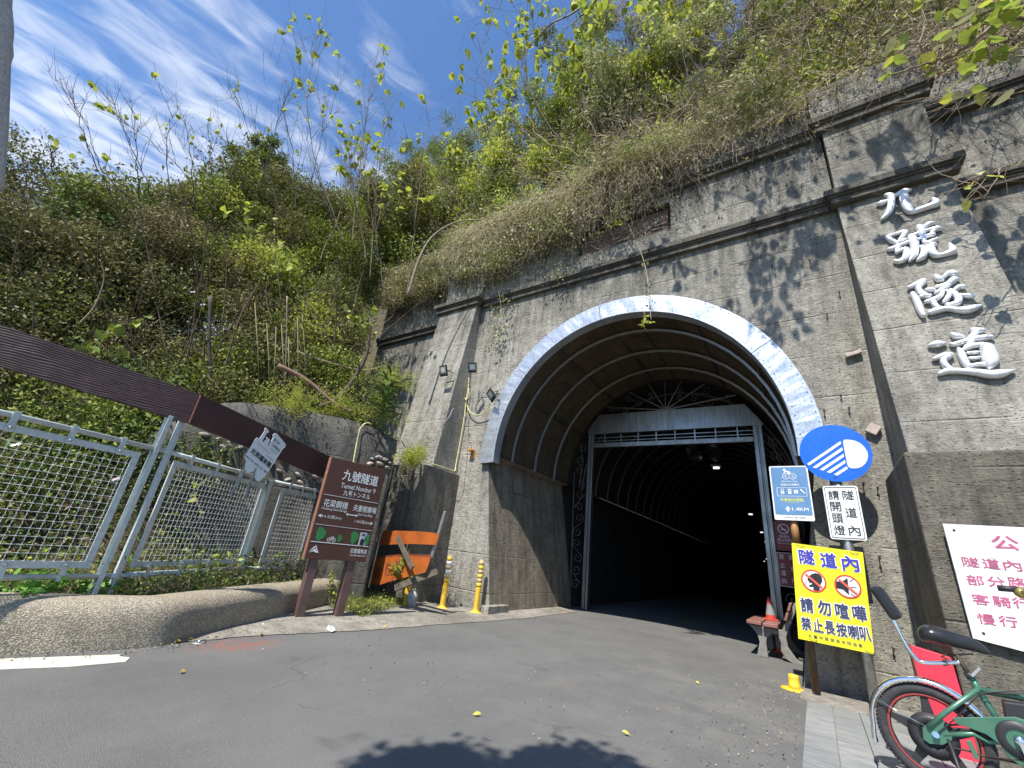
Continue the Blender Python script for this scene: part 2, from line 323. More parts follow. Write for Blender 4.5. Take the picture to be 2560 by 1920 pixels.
# ------------------------------------------------------------------ object helpers
def tag(o, label=None, cat=None, group=None, kind=None):
    if label: o['label'] = label
    if cat: o['category'] = cat
    if group: o['group'] = group
    if kind: o['kind'] = kind
    return o
def empty(name, loc=(0, 0, 0), label=None, cat=None, group=None, rz=0):
    e = bpy.data.objects.new(name, None); e.empty_display_size = .1; COL.objects.link(e); e.location = loc; e.rotation_euler = (0, 0, rz)
    return tag(e, label, cat, group)
def link(name, me, mat, parent=None):
    o = bpy.data.objects.new(name, me); COL.objects.link(o)
    for m in (mat if isinstance(mat, (list, tuple)) else [mat]):
        if m is not None and me.materials.find(m.name) < 0: me.materials.append(m)
    if parent is not None:
        o.parent = parent; o.matrix_parent_inverse = Matrix.Identity(4)
        if parent.parent is None and parent.type == 'EMPTY':
            pass
    return o
class MB:
    """collects shapes in world coordinates into one mesh"""
    def __init__(s): s.v = []; s.f = []; s.mi = []; s.sm = []
    def add(s, vs, fs, mi=0, smooth=False):
        b = len(s.v); s.v += [tuple(v) for v in vs]; s.f += [tuple(b+i for i in f) for f in fs]; s.mi += [mi]*len(fs); s.sm += [smooth]*len(fs); return s
    def obox(s, c, U, V, Wv, mi=0):
        c, U, V, Wv = map(Vector, (c, U, V, Wv)); vs = [c+a*U/2+b*V/2+d*Wv/2 for a in (-1, 1) for b in (-1, 1) for d in (-1, 1)]
        return s.add(vs, [(0, 1, 3, 2), (4, 6, 7, 5), (0, 4, 5, 1), (2, 3, 7, 6), (0, 2, 6, 4), (1, 5, 7, 3)], mi)
    def box(s, x0, x1, y0, y1, z0, z1, mi=0):
        return s.obox(((x0+x1)/2, (y0+y1)/2, (z0+z1)/2), (x1-x0, 0, 0), (0, y1-y0, 0), (0, 0, z1-z0), mi)
    def bar(s, a, b, w, h, up=(0, 0, 1), mi=0):
        a, b = Vector(a), Vector(b); d = b-a; u = Vector(up); side = d.cross(u).normalized(); n = side.cross(d).normalized()
        return s.obox((a+b)/2, d, side*w, n*h, mi)
    def tube(s, pts, r, n=8, caps=True, mi=0, closed=False, smooth=True):
        pts = [Vector(p) for p in pts]; K = len(pts)
        rs = r if isinstance(r, (list, tuple)) else [r]*K
        vs = []; prev = None
        for i, p in enumerate(pts):
            a = pts[(i-1) % K] if (i > 0 or closed) else p; b = pts[(i+1) % K] if (i < K-1 or closed) else p
            t = (b-a).normalized() if (b-a).length > 1e-9 else Vector((0, 0, 1))
            if prev is None:
                ref = Vector((0, 0, 1)) if abs(t.z) < .9 else Vector((1, 0, 0)); u = t.cross(ref).normalized()
            else:
                u = (prev-t*prev.dot(t)); u = u.normalized() if u.length > 1e-6 else t.orthogonal().normalized()
            prev = u; w = t.cross(u)
            for k in range(n):
                an = 2*math.pi*k/n; vs.append(p+(u*math.cos(an)+w*math.sin(an))*rs[i])
        fs = []
        for i in range(K if closed else K-1):
            j = (i+1) % K
            for k in range(n): fs.append((i*n+k, i*n+(k+1) % n, j*n+(k+1) % n, j*n+k))
        s.add(vs, fs, mi, smooth)
        if caps and not closed:
            b = len(s.v)-K*n; s.f.append(tuple(b+k for k in range(n))[::-1]); s.f.append(tuple(b+(K-1)*n+k for k in range(n))); s.mi += [mi, mi]; s.sm += [False, False]
        return s
    def prism(s, loops, org, U, V, Nn, d0, d1, mi=0):
        """polygon loops (first outer, then holes) in U,V coordinates, extruded from d0 to d1 along Nn"""
        org, U, V, Nn = map(Vector, (org, U, V, Nn))
        flat = [p for lp in loops for p in lp]
        tris = tessellate_polygon([[Vector((p[0], p[1], 0)) for p in lp] for lp in loops])
        n = len(flat); vs = [org+U*p[0]+V*p[1]+Nn*d for d in (d0, d1) for p in flat]; fs = []
        for t in tris:
            a, b, c = [flat[i] for i in t]; ar = (b[0]-a[0])*(c[1]-a[1])-(b[1]-a[1])*(c[0]-a[0])
            if ar < 0: t = (t[0], t[2], t[1])
            fs.append(tuple(n+i for i in t)); fs.append(tuple(reversed(t)))
        off = 0
        for lp in loops:
            k = len(lp)
            for i in range(k): fs.append((off+i, off+(i+1) % k, n+off+(i+1) % k, n+off+i))
            off += k
        return s.add(vs, fs, mi)
    def lathe(s, prof, org, ax=(0, 0, 1), n=20, mi=0, smooth=True):
        org, ax = Vector(org), Vector(ax).normalized(); u = ax.orthogonal().normalized(); w = ax.cross(u); vs = []
        for r, h in prof:
            for k in range(n):
                a = 2*math.pi*k/n; vs.append(org+ax*h+(u*math.cos(a)+w*math.sin(a))*r)
        fs = [(i*n+k, i*n+(k+1) % n, (i+1)*n+(k+1) % n, (i+1)*n+k) for i in range(len(prof)-1) for k in range(n)]
        return s.add(vs, fs, mi, smooth)
    def mesh(s, name):
        me = bpy.data.meshes.new(name); me.from_pydata(s.v, [], s.f)
        me.polygons.foreach_set('material_index', s.mi); me.polygons.foreach_set('use_smooth', s.sm); me.update(); return me
    def build(s, name, mat, parent=None, bevel=0, seg=2):
        me = s.mesh(name)
        if parent is not None:                      # children keep local coordinates relative to the parent
            me.transform(world_of(parent).inverted())
        bm = bmesh.new(); bm.from_mesh(me); bmesh.ops.recalc_face_normals(bm, faces=bm.faces); bm.to_mesh(me); bm.free()
        o = link(name, me, mat, parent)
        if bevel:
            b = o.modifiers.new('bevel', 'BEVEL'); b.width = bevel; b.segments = seg; b.limit_method = 'ANGLE'
        return o
def world_of(o):
    m = o.matrix_basis.copy()
    while o.parent: o = o.parent; m = o.matrix_basis @ m
    return m
def structure(o): o['kind'] = 'structure'; return o
def copy_tree(o, parent=None):
    c = o.copy(); COL.objects.link(c); c.parent = parent
    for ch in [x for x in KIDS.get(o.name, [])]: copy_tree(ch, c)
    return c
KIDS = {}
def kids_index():
    KIDS.clear()
    for o in list(S.objects):
        if o.parent: KIDS.setdefault(o.parent.name, []).append(o)

class Board:
    """a flat sign: origin lower-left, U right, V up (world vectors in metres)"""
    def __init__(s, org, U, V, parent, off=.001):
        s.o, s.U, s.V = Vector(org), Vector(U).normalized(), Vector(V).normalized(); s.N = s.U.cross(s.V).normalized(); s.p = parent; s.off = off
    def pt(s, u, v, n=0): return s.o+s.U*u+s.V*v+s.N*n
    def poly(s, name, pts, mat, lvl=1, holes=(), th=.0012):
        return MB().prism([pts]+list(holes), s.o, s.U, s.V, s.N, s.off*lvl*1.5, s.off*lvl*1.5+th).build(name, mat, s.p)
    def rect(s, name, u0, v0, u1, v1, mat, lvl=1): return s.poly(name, [(u0, v0), (u1, v0), (u1, v1), (u0, v1)], mat, lvl)
    def text(s, body, u, v, w, h, mat, lvl=1, bold=0., name='lettering', slant=0.):
        cu = bpy.data.curves.new('t', 'FONT'); cu.body = body; cu.size = 1; cu.resolution_u = 3
        if bold: pass
        ob = bpy.data.objects.new('t', cu); COL.objects.link(ob)
        dg = bpy.context.evaluated_depsgraph_get(); dg.update()
        me = bpy.data.meshes.new_from_object(ob.evaluated_get(dg)); bpy.data.objects.remove(ob); bpy.data.curves.remove(cu)
        n = len(me.vertices); a = np.empty(n*3, np.float32); me.vertices.foreach_get('co', a); a = a.reshape(-1, 3)
        x0, x1, y0, y1 = a[:, 0].min(), a[:, 0].max(), a[:, 1].min(), a[:, 1].max()
        q = np.empty((n, 3)); uu = (a[:, 0]-(x0+x1)/2)/(x1-x0)*w+u; vv = (a[:, 1]-(y0+y1)/2)/(y1-y0)*h+v; uu = uu+slant*(vv-v)
        Wm = world_of(s.p).inverted()
        pos = np.array(s.o)+uu[:, None]*np.array(s.U)+vv[:, None]*np.array(s.V)+np.array(s.N)*(s.off*1.5*lvl+.0008)
        pos = pos @ np.array(Wm.to_3x3()).T+np.array(Wm.translation)
        me.vertices.foreach_set('co', pos.astype(np.float32).ravel()); me.update(); me.name = name; me.materials.clear()
        if bold:
            f_ = bold*h; fs = [tuple(p.vertices) for p in me.polygons]; V0 = [v.co.copy() for v in me.vertices]; R3 = Wm.to_3x3(); uu_, vv_, nn_ = R3 @ s.U, R3 @ s.V, R3 @ s.N; vs = []; F2 = []
            for k in range(9):
                o_ = nn_*0 if k == 8 else uu_*(f_*math.cos(k*math.pi/4))+vv_*(f_*math.sin(k*math.pi/4)); b = len(vs); vs += [v+o_+nn_*(.00006*k) for v in V0]; F2 += [tuple(b+i for i in f) for f in fs]
            me.clear_geometry(); me.from_pydata(vs, [], F2); me.update()
        return link(name, me, mat, s.p)
def rrect(u0, v0, u1, v1, r, n=5):
    p = []
    for cx, cy, a0 in ((u1-r, v0+r, -90), (u1-r, v1-r, 0), (u0+r, v1-r, 90), (u0+r, v0+r, 180)):
        for i in range(n+1):
            a = math.radians(a0+90*i/n); p.append((cx+r*math.cos(a), cy+r*math.sin(a)))
    return p
def circ(u, v, r, n=32, ry=None): return [(u+r*math.cos(2*math.pi*i/n), v+(ry or r)*math.sin(2*math.pi*i/n)) for i in range(n)]
def spline(pts, k=6):
    pts = [np.array(p, float) for p in pts]; P = [pts[0]]+pts+[pts[-1]]; o = []
    for i in range(1, len(P)-2):
        a, b, c, d = P[i-1], P[i], P[i+1], P[i+2]
        for j in range(k):
            t = j/k; o.append(.5*((2*b)+(-a+c)*t+(2*a-5*b+4*c-d)*t*t+(-a+3*b-3*c+d)*t**3))
    o.append(pts[-1]); return o

# ================================================================== SETTING
# ---- kerb line and ground
KERB = [(-4.8, -6), (-4.7, -2), (-4.56, .2), (-4.46, .84), (-4.37, 1.11), (-4.31, 1.43), (-4.32, 1.73), (-4.49, 2.03), (-4.83, 2.67), (-5.21, 3.33), (-5.62, 4.15), (-5.85, 4.7)]
def kx(y): return np.interp(y, [p[1] for p in KERB], [p[0] for p in KERB])
def hnoise(x, y): return .18*math.sin(1.7*x+.6*y)+.13*math.sin(2.9*y-1.3*x+1)+.07*math.sin(6.1*x+4.3*y)
def T(x, y):
    """height of the planted bank left of the road"""
    if y > 6.62 and x > -9.95: return -.6
    s = (kx(min(y, 4.7)) if y < 4.7 else -5.85)-.3-x
    if s <= 0: return -.5
    lo = .26+.1*min(s, 1)+(9*(1-math.exp(-(max(0, s-1.3))*.95/9)))
    up = 2.25+3.5*(1-math.exp(-max(0, -6.5-x)*.6/3.5))
    w = min(1, max(0, (y-2.2)/1.0))*min(1, max(0, (-6.35-x)/.35)) if True else 0
    z = lo*(1-w)+max(lo, up)*w
    if y > 6.6: z = z+min(1.3*(y-6.6), 7)
    return z+hnoise(x, y)*min(1, s)*.6
def grid(name, x0, x1, y0, y1, st, fn, mat):
    xs = np.arange(x0, x1+1e-6, st); ys = np.arange(y0, y1+1e-6, st); v = [(x, y, fn(x, y)) for y in ys for x in xs]; n = len(xs)
    f = [(j*n+i, j*n+i+1, (j+1)*n+i+1, (j+1)*n+i) for j in range(len(ys)-1) for i in range(n-1)]
    m = MB(); m.add(v, f, 0, True); return structure(m.build(name, mat))
grid('embankment', -34, -4.4, -14, 24, .35, T, M_SOIL)
def T2(x, y):
    k = float(np.interp(x, [-9, -5, -2, 1], [1, .75, .25, .06]))
    return 8.12+k*8*(1-math.exp(-(y-6.75)*.75/8))+hnoise(x*.7, y)*.8*min(1, (y-6.75))
grid('hillside', -9.95, 14, 6.75, 34, .4, T2, M_SOIL)
structure(MB().add([(-400, -400, -.8), (400, -400, -.8), (400, 400, -.8), (-400, 400, -.8)], [(0, 1, 2, 3)]).build('ground', M_SOIL))
# road: sheet through the tunnel mouth, along the kerb
TC = lambda y: -2.33-.00062*max(0, y-6)**2
rl = [(kx(y), y) for y in np.arange(-30, 4.71, .15)]+[(-4.9, 5.0), (-4.6, 6.1), (-4.35, 6.2)]
rv = MB()
pts = [(x, y) for x, y in rl]+[(TC(y)-2.1, y) for y in np.arange(6.3, 110, 3)]
right = [(-.19, -30), (-.19, 5.5), (-.25, 6.1)]+[(TC(y)+2.1, y) for y in np.arange(6.3, 110, 3)]
def lerp_side(side, y): return np.interp(y, [p[1] for p in side], [p[0] for p in side])
ys = sorted(set([round(p[1], 3) for p in pts]+[round(p[1], 3) for p in right]))
vs = []; fs = []
for i, y in enumerate(ys):
    a, b = lerp_side(pts, y), lerp_side(right, y)
    for k in range(5): vs.append((a+(b-a)*k/4, y, 0))
    if i: 
        for k in range(4): fs.append(((i-1)*5+k, (i-1)*5+k+1, i*5+k+1, i*5+k))
structure(MB().add(vs, fs).build('road', M_ASPH))
# worn concrete apron at the left edge of the road up to the tunnel
ap = [(-4.33, 1.80), (-4.35, 2.44), (-4.19, 3.28), (-4.12, 3.9), (-4.09, 4.67), (-4.02, 5.4), (-3.94, 6.37), (-3.97, 7.4), (-4.0, 8.75)]
apl = [(-4.36, 1.75), (-4.74, 2.44), (-5.25, 3.28), (-5.55, 3.9), (-6.2, 4.67), (-6.3, 5.4), (-4.45, 6.37), (-4.45, 7.4), (-4.45, 8.8)]
jit = [(random.uniform(-.035, .035), 0) for _ in ap]
vs = []; fs = []
prs = []
for i in range(len(ap)-1):
    for k in range(8):
        t = k/8; prs.append(((ap[i][0]*(1-t)+ap[i+1][0]*t+random.uniform(-.018, .018), ap[i][1]*(1-t)+ap[i+1][1]*t), (apl[i][0]*(1-t)+apl[i+1][0]*t, apl[i][1]*(1-t)+apl[i+1][1]*t)))
for i, (a, b) in enumerate(prs):
    vs += [(a[0], a[1], .006), (b[0], b[1], .03)]
    if i: fs.append((2*i-2, 2*i, 2*i+1, 2*i-1))
structure(MB().add(vs, fs).build('concrete_apron', M_APRON))
# white edge line
e = [(-4.33, .0), (-4.33, .83), (-4.235, 1.12), (-4.15, 1.40), (-4.11, 1.37), (-4.05, 1.42), (-3.955, 1.37), (-3.98, 1.1), (-4.09, .79), (-4.13, 0), (-4.15, -5), (-4.33, -5)]
def m_line():
    t = NT('worn_road_paint'); t.col(t.mix(t.rng(t.noise(60, 5, .8), .58, .70), (.62, .60, .47), (.2, .2, .19))); t.rough(.8); t.bump(t.vor(220), .4, .004); return t.m
structure(MB().prism([e], (0, 0, .001), (1, 0, 0), (0, 1, 0), (0, 0, 1), 0, .004).build('painted_edge_line', m_line()))
# ---- kerb wall of pebble dash
def kerb_wall():
    prof = [(-.01, -.05), (0, .04), (.004, .14), (.012, .215), (.035, .27), (.085, .305), (.16, .320), (.28, .322), (.37, .305), (.42, .25), (.44, -.05)]
    path = spline([(x, y, 0) for x, y in KERB], 6); vs = []; fs = []; n = len(prof)
    for i, p in enumerate(path):
        a = path[max(0, i-1)]; b = path[min(len(path)-1, i+1)]; d = (b-a)[:2]; d /= np.linalg.norm(d); nrm = np.array([-d[1], d[0]])
        bul = 1+.03*math.exp(-((p[1]-1.0)/.9)**2)
        for q, (o, z) in enumerate(prof): vs.append((p[0]+nrm[0]*o*bul+.006*math.sin(9*p[1]+q), p[1]+nrm[1]*o*bul, z*(1+.012*math.sin(3*p[1]))))
    for i in range(len(path)-1):
        for k in range(n-1): fs.append((i*n+k, i*n+k+1, (i+1)*n+k+1, (i+1)*n+k))
    m = MB(); m.add(vs, fs, 0, True); m.add([vs[-n+k] for k in range(n)], [tuple(range(n))])
    o = m.build('kerb_wall', M_PEB); tag(o, 'low rounded pebble-dash wall curving along the left road edge under the fence', 'wall')
kerb_wall()

# ---- slate pavement right
pv = structure(MB().box(-.205, 3.5, -6, 6.1, -.1, -.012).build('pavement', M_APRON))
tme = None
yy = 5.5; ri = 0
tw, tl = .19, .36
while yy > 2.2:
    xx = -.19-(ri % 2)*0
    while xx < 1.9:
        if tme is None:
            mbt = MB().box(0, tw-.006, 0, tl-.006, -.011, .008); o = mbt.build('tile', M_SLATE, pv, bevel=.0015, seg=1); tme = o.data; o.location = (xx, yy-tl, 0)
        else:
            o = link('tile', tme, None, pv); o.location = (xx, yy-tl, random.uniform(-.001, .0015)); o.rotation_euler = (random.uniform(-.004, .004), random.uniform(-.004, .004), 0)
        xx += tw
    yy -= tl; ri += 1
structure(MB().box(-.25, 1.0, 5.52, 6.1, -.05, .015).build('pavement_edge', M_APRON, bevel=.01))

# ================================================================== TUNNEL PORTAL
portal = empty('tunnel_portal', (0, 0, 0), 'weathered grey concrete railway tunnel portal with pilasters, cornices and a horseshoe arch', 'tunnel portal')
AX, AZ_, R0 = -2.325, 2.61, 2.5
YF = 6.19
def arc(r, zs=1.04, n=40, cx=AX, a0=180, a1=0): return [(cx+r*math.cos(math.radians(a0+(a1-a0)*i/n)), AZ_+r*zs*math.sin(math.radians(a0+(a1-a0)*i/n))) for i in range(n+1)]
outer = [(-5.61, -.3), (-4.42, -.3), (-4.42, 0), (-4.86, AZ_-.01)]+arc(2.53)[0:]+[(.21, AZ_-.01), (-.23, 0), (-.23, -.3), (.91, -.3), (.91, 8.3), (-5.61, 8.3)]
plq = [(-3.27, 6.70), (-1.39, 6.68), (-1.39, 7.33), (-3.27, 7.35)]
MB().prism([outer, plq], (0, 0, 0), (1, 0, 0), (0, 0, 1), (0, -1, 0), -YF, -YF-.5).build('wall', M_CONC, portal)
pq = MB().box(-3.2, -1.46, 6.30, 6.34, 6.76, 7.28).build('plaque', simple('brown_plaque_stone', (.15, .10, .075), .85, var=.4, scale=9, bump=.8), portal)
MB().box(-3.268, -1.392, 6.345, 6.6, 6.69, 7.35).build('plaque_back', M_CONC_DK, portal)
# pilasters (battered), plinths
def pilaster(x0, x1, ytop, ybot, pl, side):
    zt = 6.07; zb = 0
    yb = ybot
    m = MB(); v = [(x0, YF+.3, 0), (x1, YF+.3, 0), (x1, yb, 0), (x0, yb, 0), (x0, YF+.3, zt), (x1, YF+.3, zt), (x1, ytop, zt), (x0, ytop, zt)]
    m.add(v, [(0, 1, 2, 3), (7, 6, 5, 4), (3, 2, 6, 7), (1, 0, 4, 5), (2, 1, 5, 6), (0, 3, 7, 4)])
    m.build('pilaster', M_CONC, portal, bevel=.012)
    u = MB().box(x0+.02, x1-.02, 6.08, YF+.3, 6.28, 7.56); u.build('upper_pilaster', M_CONC, portal, bevel=.012)
    a, b, yf, zz, yfb = pl
    m = MB(); v = [(a, YF+.3, -.3), (b, YF+.3, -.3), (b, yfb, -.3), (a, yfb, -.3), (a, YF+.3, zz), (b, YF+.3, zz), (b, yf, zz), (a, yf, zz)]
    m.add(v, [(0, 1, 2, 3), (7, 6, 5, 4), (3, 2, 6, 7), (1, 0, 4, 5), (2, 1, 5, 6), (0, 3, 7, 4)])
    m.build('plinth', M_PLIN, portal, bevel=.02)
pilaster(-6.75, -5.61, 5.99, 5.24, (-6.9, -5.50, 5.20, 2.24, 5.26), 0)
pilaster(.91, 2.08, 6.11, 5.00, (.79, 2.25, 4.90, 2.19, 4.82), 1)
def cornice(x0, x1, yw, z0, z1, pr=.13, endL=True, endR=True, name='cornice'):
    h = z1-z0; m = MB()
    m.box(x0-(pr*.55 if endL else 0), x1+(pr*.55 if endR else 0), yw-pr*.55, yw+.06, z0, z0+h*.42)
    m.box(x0-(pr*.8 if endL else 0), x1+(pr*.8 if endR else 0), yw-pr*.8, yw+.06, z0+h*.422, z0+h*.55)
    m.box(x0-(pr if endL else 0), x1+(pr if endR else 0), yw-pr, yw+.06, z0+h*.552, z1)
    m.build(name, M_CORN, portal, bevel=.008, seg=1)
for (a, b, y) in ((-5.54, .82, YF), (-9.80, -6.83, 6.60), (2.17, 9, 6.60)):
    cornice(a, b, y, 6.05, 6.28, .13, False, False); cornice(a, b, y, 7.52, 7.78, .14, False, False)
for a, b, y1, y2 in ((-6.75, -5.61, 5.99, 6.08), (.91, 2.08, 6.10, 6.08)):
    cornice(a, b, min(y1, y2), 6.052, 6.282, .13); cornice(a, b, y2, 7.522, 7.782, .13)
# upper bands / parapet above the cornices
for a, b, y in ((-5.53, .83, YF-.04), (-9.80, -6.83, 6.53), (2.16, 9, 6.53)):
    MB().box(a, b, y, y+.5, 7.784, 8.26).build('parapet', M_CONC, portal, bevel=.01)
for a, b in ((-6.77, -5.59), (.89, 2.10)):
    MB().box(a-.06, b+.06, 6.0, 6.7, 7.786, 8.42).build('parapet', M_CONC, portal, bevel=.015)
# wing walls
MB().box(-9.85, -6.6, 6.62, 7.1, -.4, 8.27).build('wing_wall', M_CONC, portal, bevel=.01)
MB().box(2.0, 9, 6.62, 7.1, -.4, 8.27).build('wing_wall', M_CONC, portal, bevel=.01)
# jambs (tapering inwards at the foot) and vaulted lining, following the bend of the tunnel
def sweep(name, prof, ys, mat, parent, smooth=True, flip=False):
    vs = []; fs = []; n = len(prof)
    for y in ys:
        dx = TC(y)-TC(6)
        for x, z in prof: vs.append((x+dx, y, z))
    for i in range(len(ys)-1):
        for k in range(n-1): fs.append((i*n+k, i*n+k+1, (i+1)*n+k+1, (i+1)*n+k))
    return MB().add(vs, fs, 0, smooth).build(name, mat, parent)
YS = [6.195, 6.7, 7.5, 9, 11, 14, 18, 23, 28, 34, 40, 50, 60, 70, 80, 90, 105]
sweep('jamb', [(-4.40, -.05), (-4.47, .4), (-4.84, 2.58), (-4.66, 2.60)], YS[:4]+[9.2], M_JAMBL, portal, False); sweep('jamb', [(-4.40, -.05), (-4.47, .4), (-4.84, 2.58), (-4.66, 2.60)], [9.2]+YS[4:], M_CONC_SHADE, portal, False)
sweep('jamb', [(-.25, -.05), (-.18, .4), (.19, 2.58), (.01, 2.60)], YS[:4]+[9.2], M_JAMBL, portal, False); sweep('jamb', [(-.25, -.05), (-.18, .4), (.19, 2.58), (.01, 2.60)], [9.2]+YS[4:], M_CONC_SHADE, portal, False)
sweep('vault', arc(2.36, 1.04, 36), YS[:4]+[9.2], M_LINER, portal); sweep('vault', arc(2.36, 1.04, 36), [9.2]+YS[4:], M_CONC_SHADE, portal)
MB().box(-25, 2, 105, 105.5, -1, 7).build('far_wall', M_JAMB, portal)
# low stub of rendered footing at the left jamb
MB().box(-4.47, -4.32, 6.02, 6.6, -.05, .13).build('footing', M_CONC, portal, bevel=.01)
# steel ribs under the vault
ribs_y = [6.69, 7.56, 8.42]+[9.98+.86*i for i in range(46)]
for y in ribs_y:
    dx = TC(y)-TC(6); m = MB(); P = [(AX+dx+2.335*math.cos(math.pi*(1-i/28)), AZ_-.02+2.335*1.04*math.sin(math.pi*(1-i/28))) for i in range(29)]
    vs = []; fs = []
    for x, z in P:
        c = Vector((x-AX-dx, 0, z-AZ_)).normalized()
        for a, b in ((0, -.02), (-.035, -.02), (-.035, .02), (0, .02)): vs.append((x+c.x*a, y+b, z+c.z*a))
    for i in range(28):
        for k in range(4): fs.append((i*4+k, i*4+(k+1) % 4, (i+1)*4+(k+1) % 4, (i+1)*4+k))
    m.add(vs, fs).build('rib', M_GALV if y < 9 else M_RIB_SHADE, portal)
# longitudinal purlins of the lining
for a in (178, 150, 122, 96, 84, 58, 30, 2):
    if a in (178, 2): continue
    r = 2.325; m = MB(); pts = [(AX+(TC(y)-TC(6))+r*math.cos(math.radians(a)), y, AZ_+r*1.04*math.sin(math.radians(a))) for y in (6.3, 8, 9.2, 12, 16, 20, 26)]
    m.tube(pts, .014, 6); m.build('purlin', M_IRON, portal)
# bright sheet-metal band round the arch mouth
for k, (a0, a1) in enumerate(((183.5, 141), (140.8, 98), (97.8, 33), (32.8, -3.5))):
    n = 26; vs = []; fs = []
    for i in range(n+1):
        a = math.radians(a0+(a1-a0)*i/n); w = .004*math.sin(i*1.9)
        for r, y in ((2.655, 6.20), (2.655, 6.105), (2.650, 6.10), (2.50, 6.10+w), (2.350, 6.10), (2.345, 6.105), (2.345, 6.30)):
            vs.append((AX+r*math.cos(a), y, AZ_+r*1.04*math.sin(a)))
    for i in range(n):
        for q in range(6): fs.append((i*7+q, i*7+q+1, (i+1)*7+q+1, (i+1)*7+q))
    MB().add(vs, fs, 0, False).build('arch_band', M_BAND, portal)
# rivets
m = MB()
for i in range(64):
    a = math.radians(180-180*i/63)
    for r in (2.62, 2.40): m.lathe([(.007, 0), (.005, .003), (0, .004)], (AX+r*math.cos(a), 6.096, AZ_+r*1.04*math.sin(a)), (0, -1, 0), 6)
o = m.build('rivet', M_IRON, portal); o['kind'] = 'stuff'
# raised characters area above (weathered relief on plaque)
for j, dx in enumerate((-2.95, -2.32, -1.72)):
    m = MB()
    for _ in range(7):
        x = dx+random.uniform(-.16, .16); z = 7.02+random.uniform(-.18, .18); a = random.choice((0, 0, 1.57, .8, -.8)); l_ = random.uniform(.06, .16)
        m.bar((x-l_*math.cos(a), 6.29, z-l_*math.sin(a)), (x+l_*math.cos(a), 6.29, z+l_*math.sin(a)), .03, .03, (0, 1, 0))
    m.build('relief', simple('relief_stone', (.22, .19, .16), .85), portal, bevel=.006)
# iron pins and fragments left in the wall
pins = [(1931, 668), (2025, 656), (2098, 733), (2067, 788), (2060, 1028), (2122, 1022), (2102, 990), (2193, 1220), (2157, 1210), (2197, 1392), (2232, 1620), (1248, 862), (1262, 866), (1224, 872), (1176, 1087), (1180, 1108), (1203, 1106), (1210, 828), (1937, 676)]
for (a, b) in pins:
    p = gy(a, b, YF); m = MB(); ln = random.uniform(.03, .07)
    m.tube([p+Vector((0, .03, 0)), p+Vector((0, -ln, 0)), p+Vector((0, -ln-.01, -.03))], .006, 6); m.lathe([(0, .008), (.012, .005), (.012, -.005), (0, -.008)], p+Vector((0, -ln, 0)), (0, -1, 0), 8)
    m.build('iron_pin', M_IRON, portal)
for (a, b, w, h, rz) in ((2134, 884, .17, .05, .25), (2183, 1073, .11, .12, -.6)):
    p = gy(a, b, YF-.04); m = MB(); c, s_ = math.cos(rz), math.sin(rz)
    m.obox(p, (w*c, 0, w*s_), (0, .05, 0), (-h*s_, 0, h*c)); m.build('wood_block', M_PALEW, portal, bevel=.008)
p = gy(1183, 1128, YF)
m = MB().obox(p+Vector((0, -.06, 0)), (.11, 0, 0), (0, .14, 0), (0, 0, .03)); m.obox(p+Vector((.03, -.012, -.08)), (.07, 0, 0), (0, .02, 0), (0, 0, .14)); m.build('wooden_bracket', M_ORW, portal, bevel=.004)

# ---- four raised steel characters on the right pilaster
def yp(z): return 6.11-(6.07-z)*(6.11-5.00)/6.07
PLN = (1.5, yp(4)-.03, 4.0); NRM = (0, -1, (6.11-5.00)/6.07)
def char_obj(strokes, org, sc, name, label):
    m = MB(); Nn = -Vector(NRM).normalized(); Nn = Vector((0, -1, .183)).normalized()
    for st in strokes:
        pts = spline([(a, b, w) for a, b, w in st], 5); C = []; Wd = []
        for a, b, w in pts:
            px, py = org[0]+a*sc, org[1]+b*sc; C.append(gpl(px, py, PLN, NRM)); Wd.append(w*sc*(C[-1]-Vector(O)).length/1250)
        K = len(C); vs = []; fs = []; n = 7
        # rounded ends
        C = [C[0]+(C[0]-C[1]).normalized()*Wd[0]*.8]+C+[C[-1]+(C[-1]-C[-2]).normalized()*Wd[-1]*.8]; Wd = [Wd[0]*.25]+Wd+[Wd[-1]*.25]; K += 2
        for i in range(K):
            t = (C[min(K-1, i+1)]-C[max(0, i-1)]); t = t.normalized() if t.length > 1e-9 else Vector((1, 0, 0)); sd_ = t.cross(Nn).normalized(); w = max(.002, Wd[i]); hh = .012+min(.034, w*.75)
            vs.append(C[i]+sd_*w-Nn*.012)
            for q in range(n):
                a = math.pi*q/(n-1); vs.append(C[i]+sd_*w*math.cos(a)+Nn*hh*(math.sin(a)**.7+.25))
            vs.append(C[i]-sd_*w-Nn*.012)
        nn = n+2
        for i in range(K-1):
            for q in range(nn-1): fs.append((i*nn+q, i*nn+q+1, (i+1)*nn+q+1, (i+1)*nn+q))
        fs.append(tuple(range(nn))); fs.append(tuple((K-1)*nn+q for q in range(nn))[::-1]); m.add(vs, fs, 0, True)
    o = m.build(name, M_LETTER); tag(o, label, 'wall character', 'silver characters on the right pilaster')
z1 = ((2180, 450), .13866); z2 = ((2240, 660), .3361)
char_obj([[(240, 280, 25), (330, 300, 45), (350, 400, 45), (320, 540, 50), (250, 650, 35), (165, 715, 14)], [(85, 440, 14), (160, 430, 38), (240, 400, 30), (300, 390, 22)],
 [(340, 320, 35), (430, 290, 30), (520, 230, 30), (600, 210, 40), (700, 185, 14)], [(590, 220, 45), (570, 300, 55), (590, 420, 55), (650, 530, 50), (720, 580, 38), (850, 545, 38), (1000, 495, 38), (1120, 450, 50), (1150, 400, 40), (1085, 335, 14)]], *z1, 'steel_character', 'polished silver character 九, topmost of the four on the right pilaster')
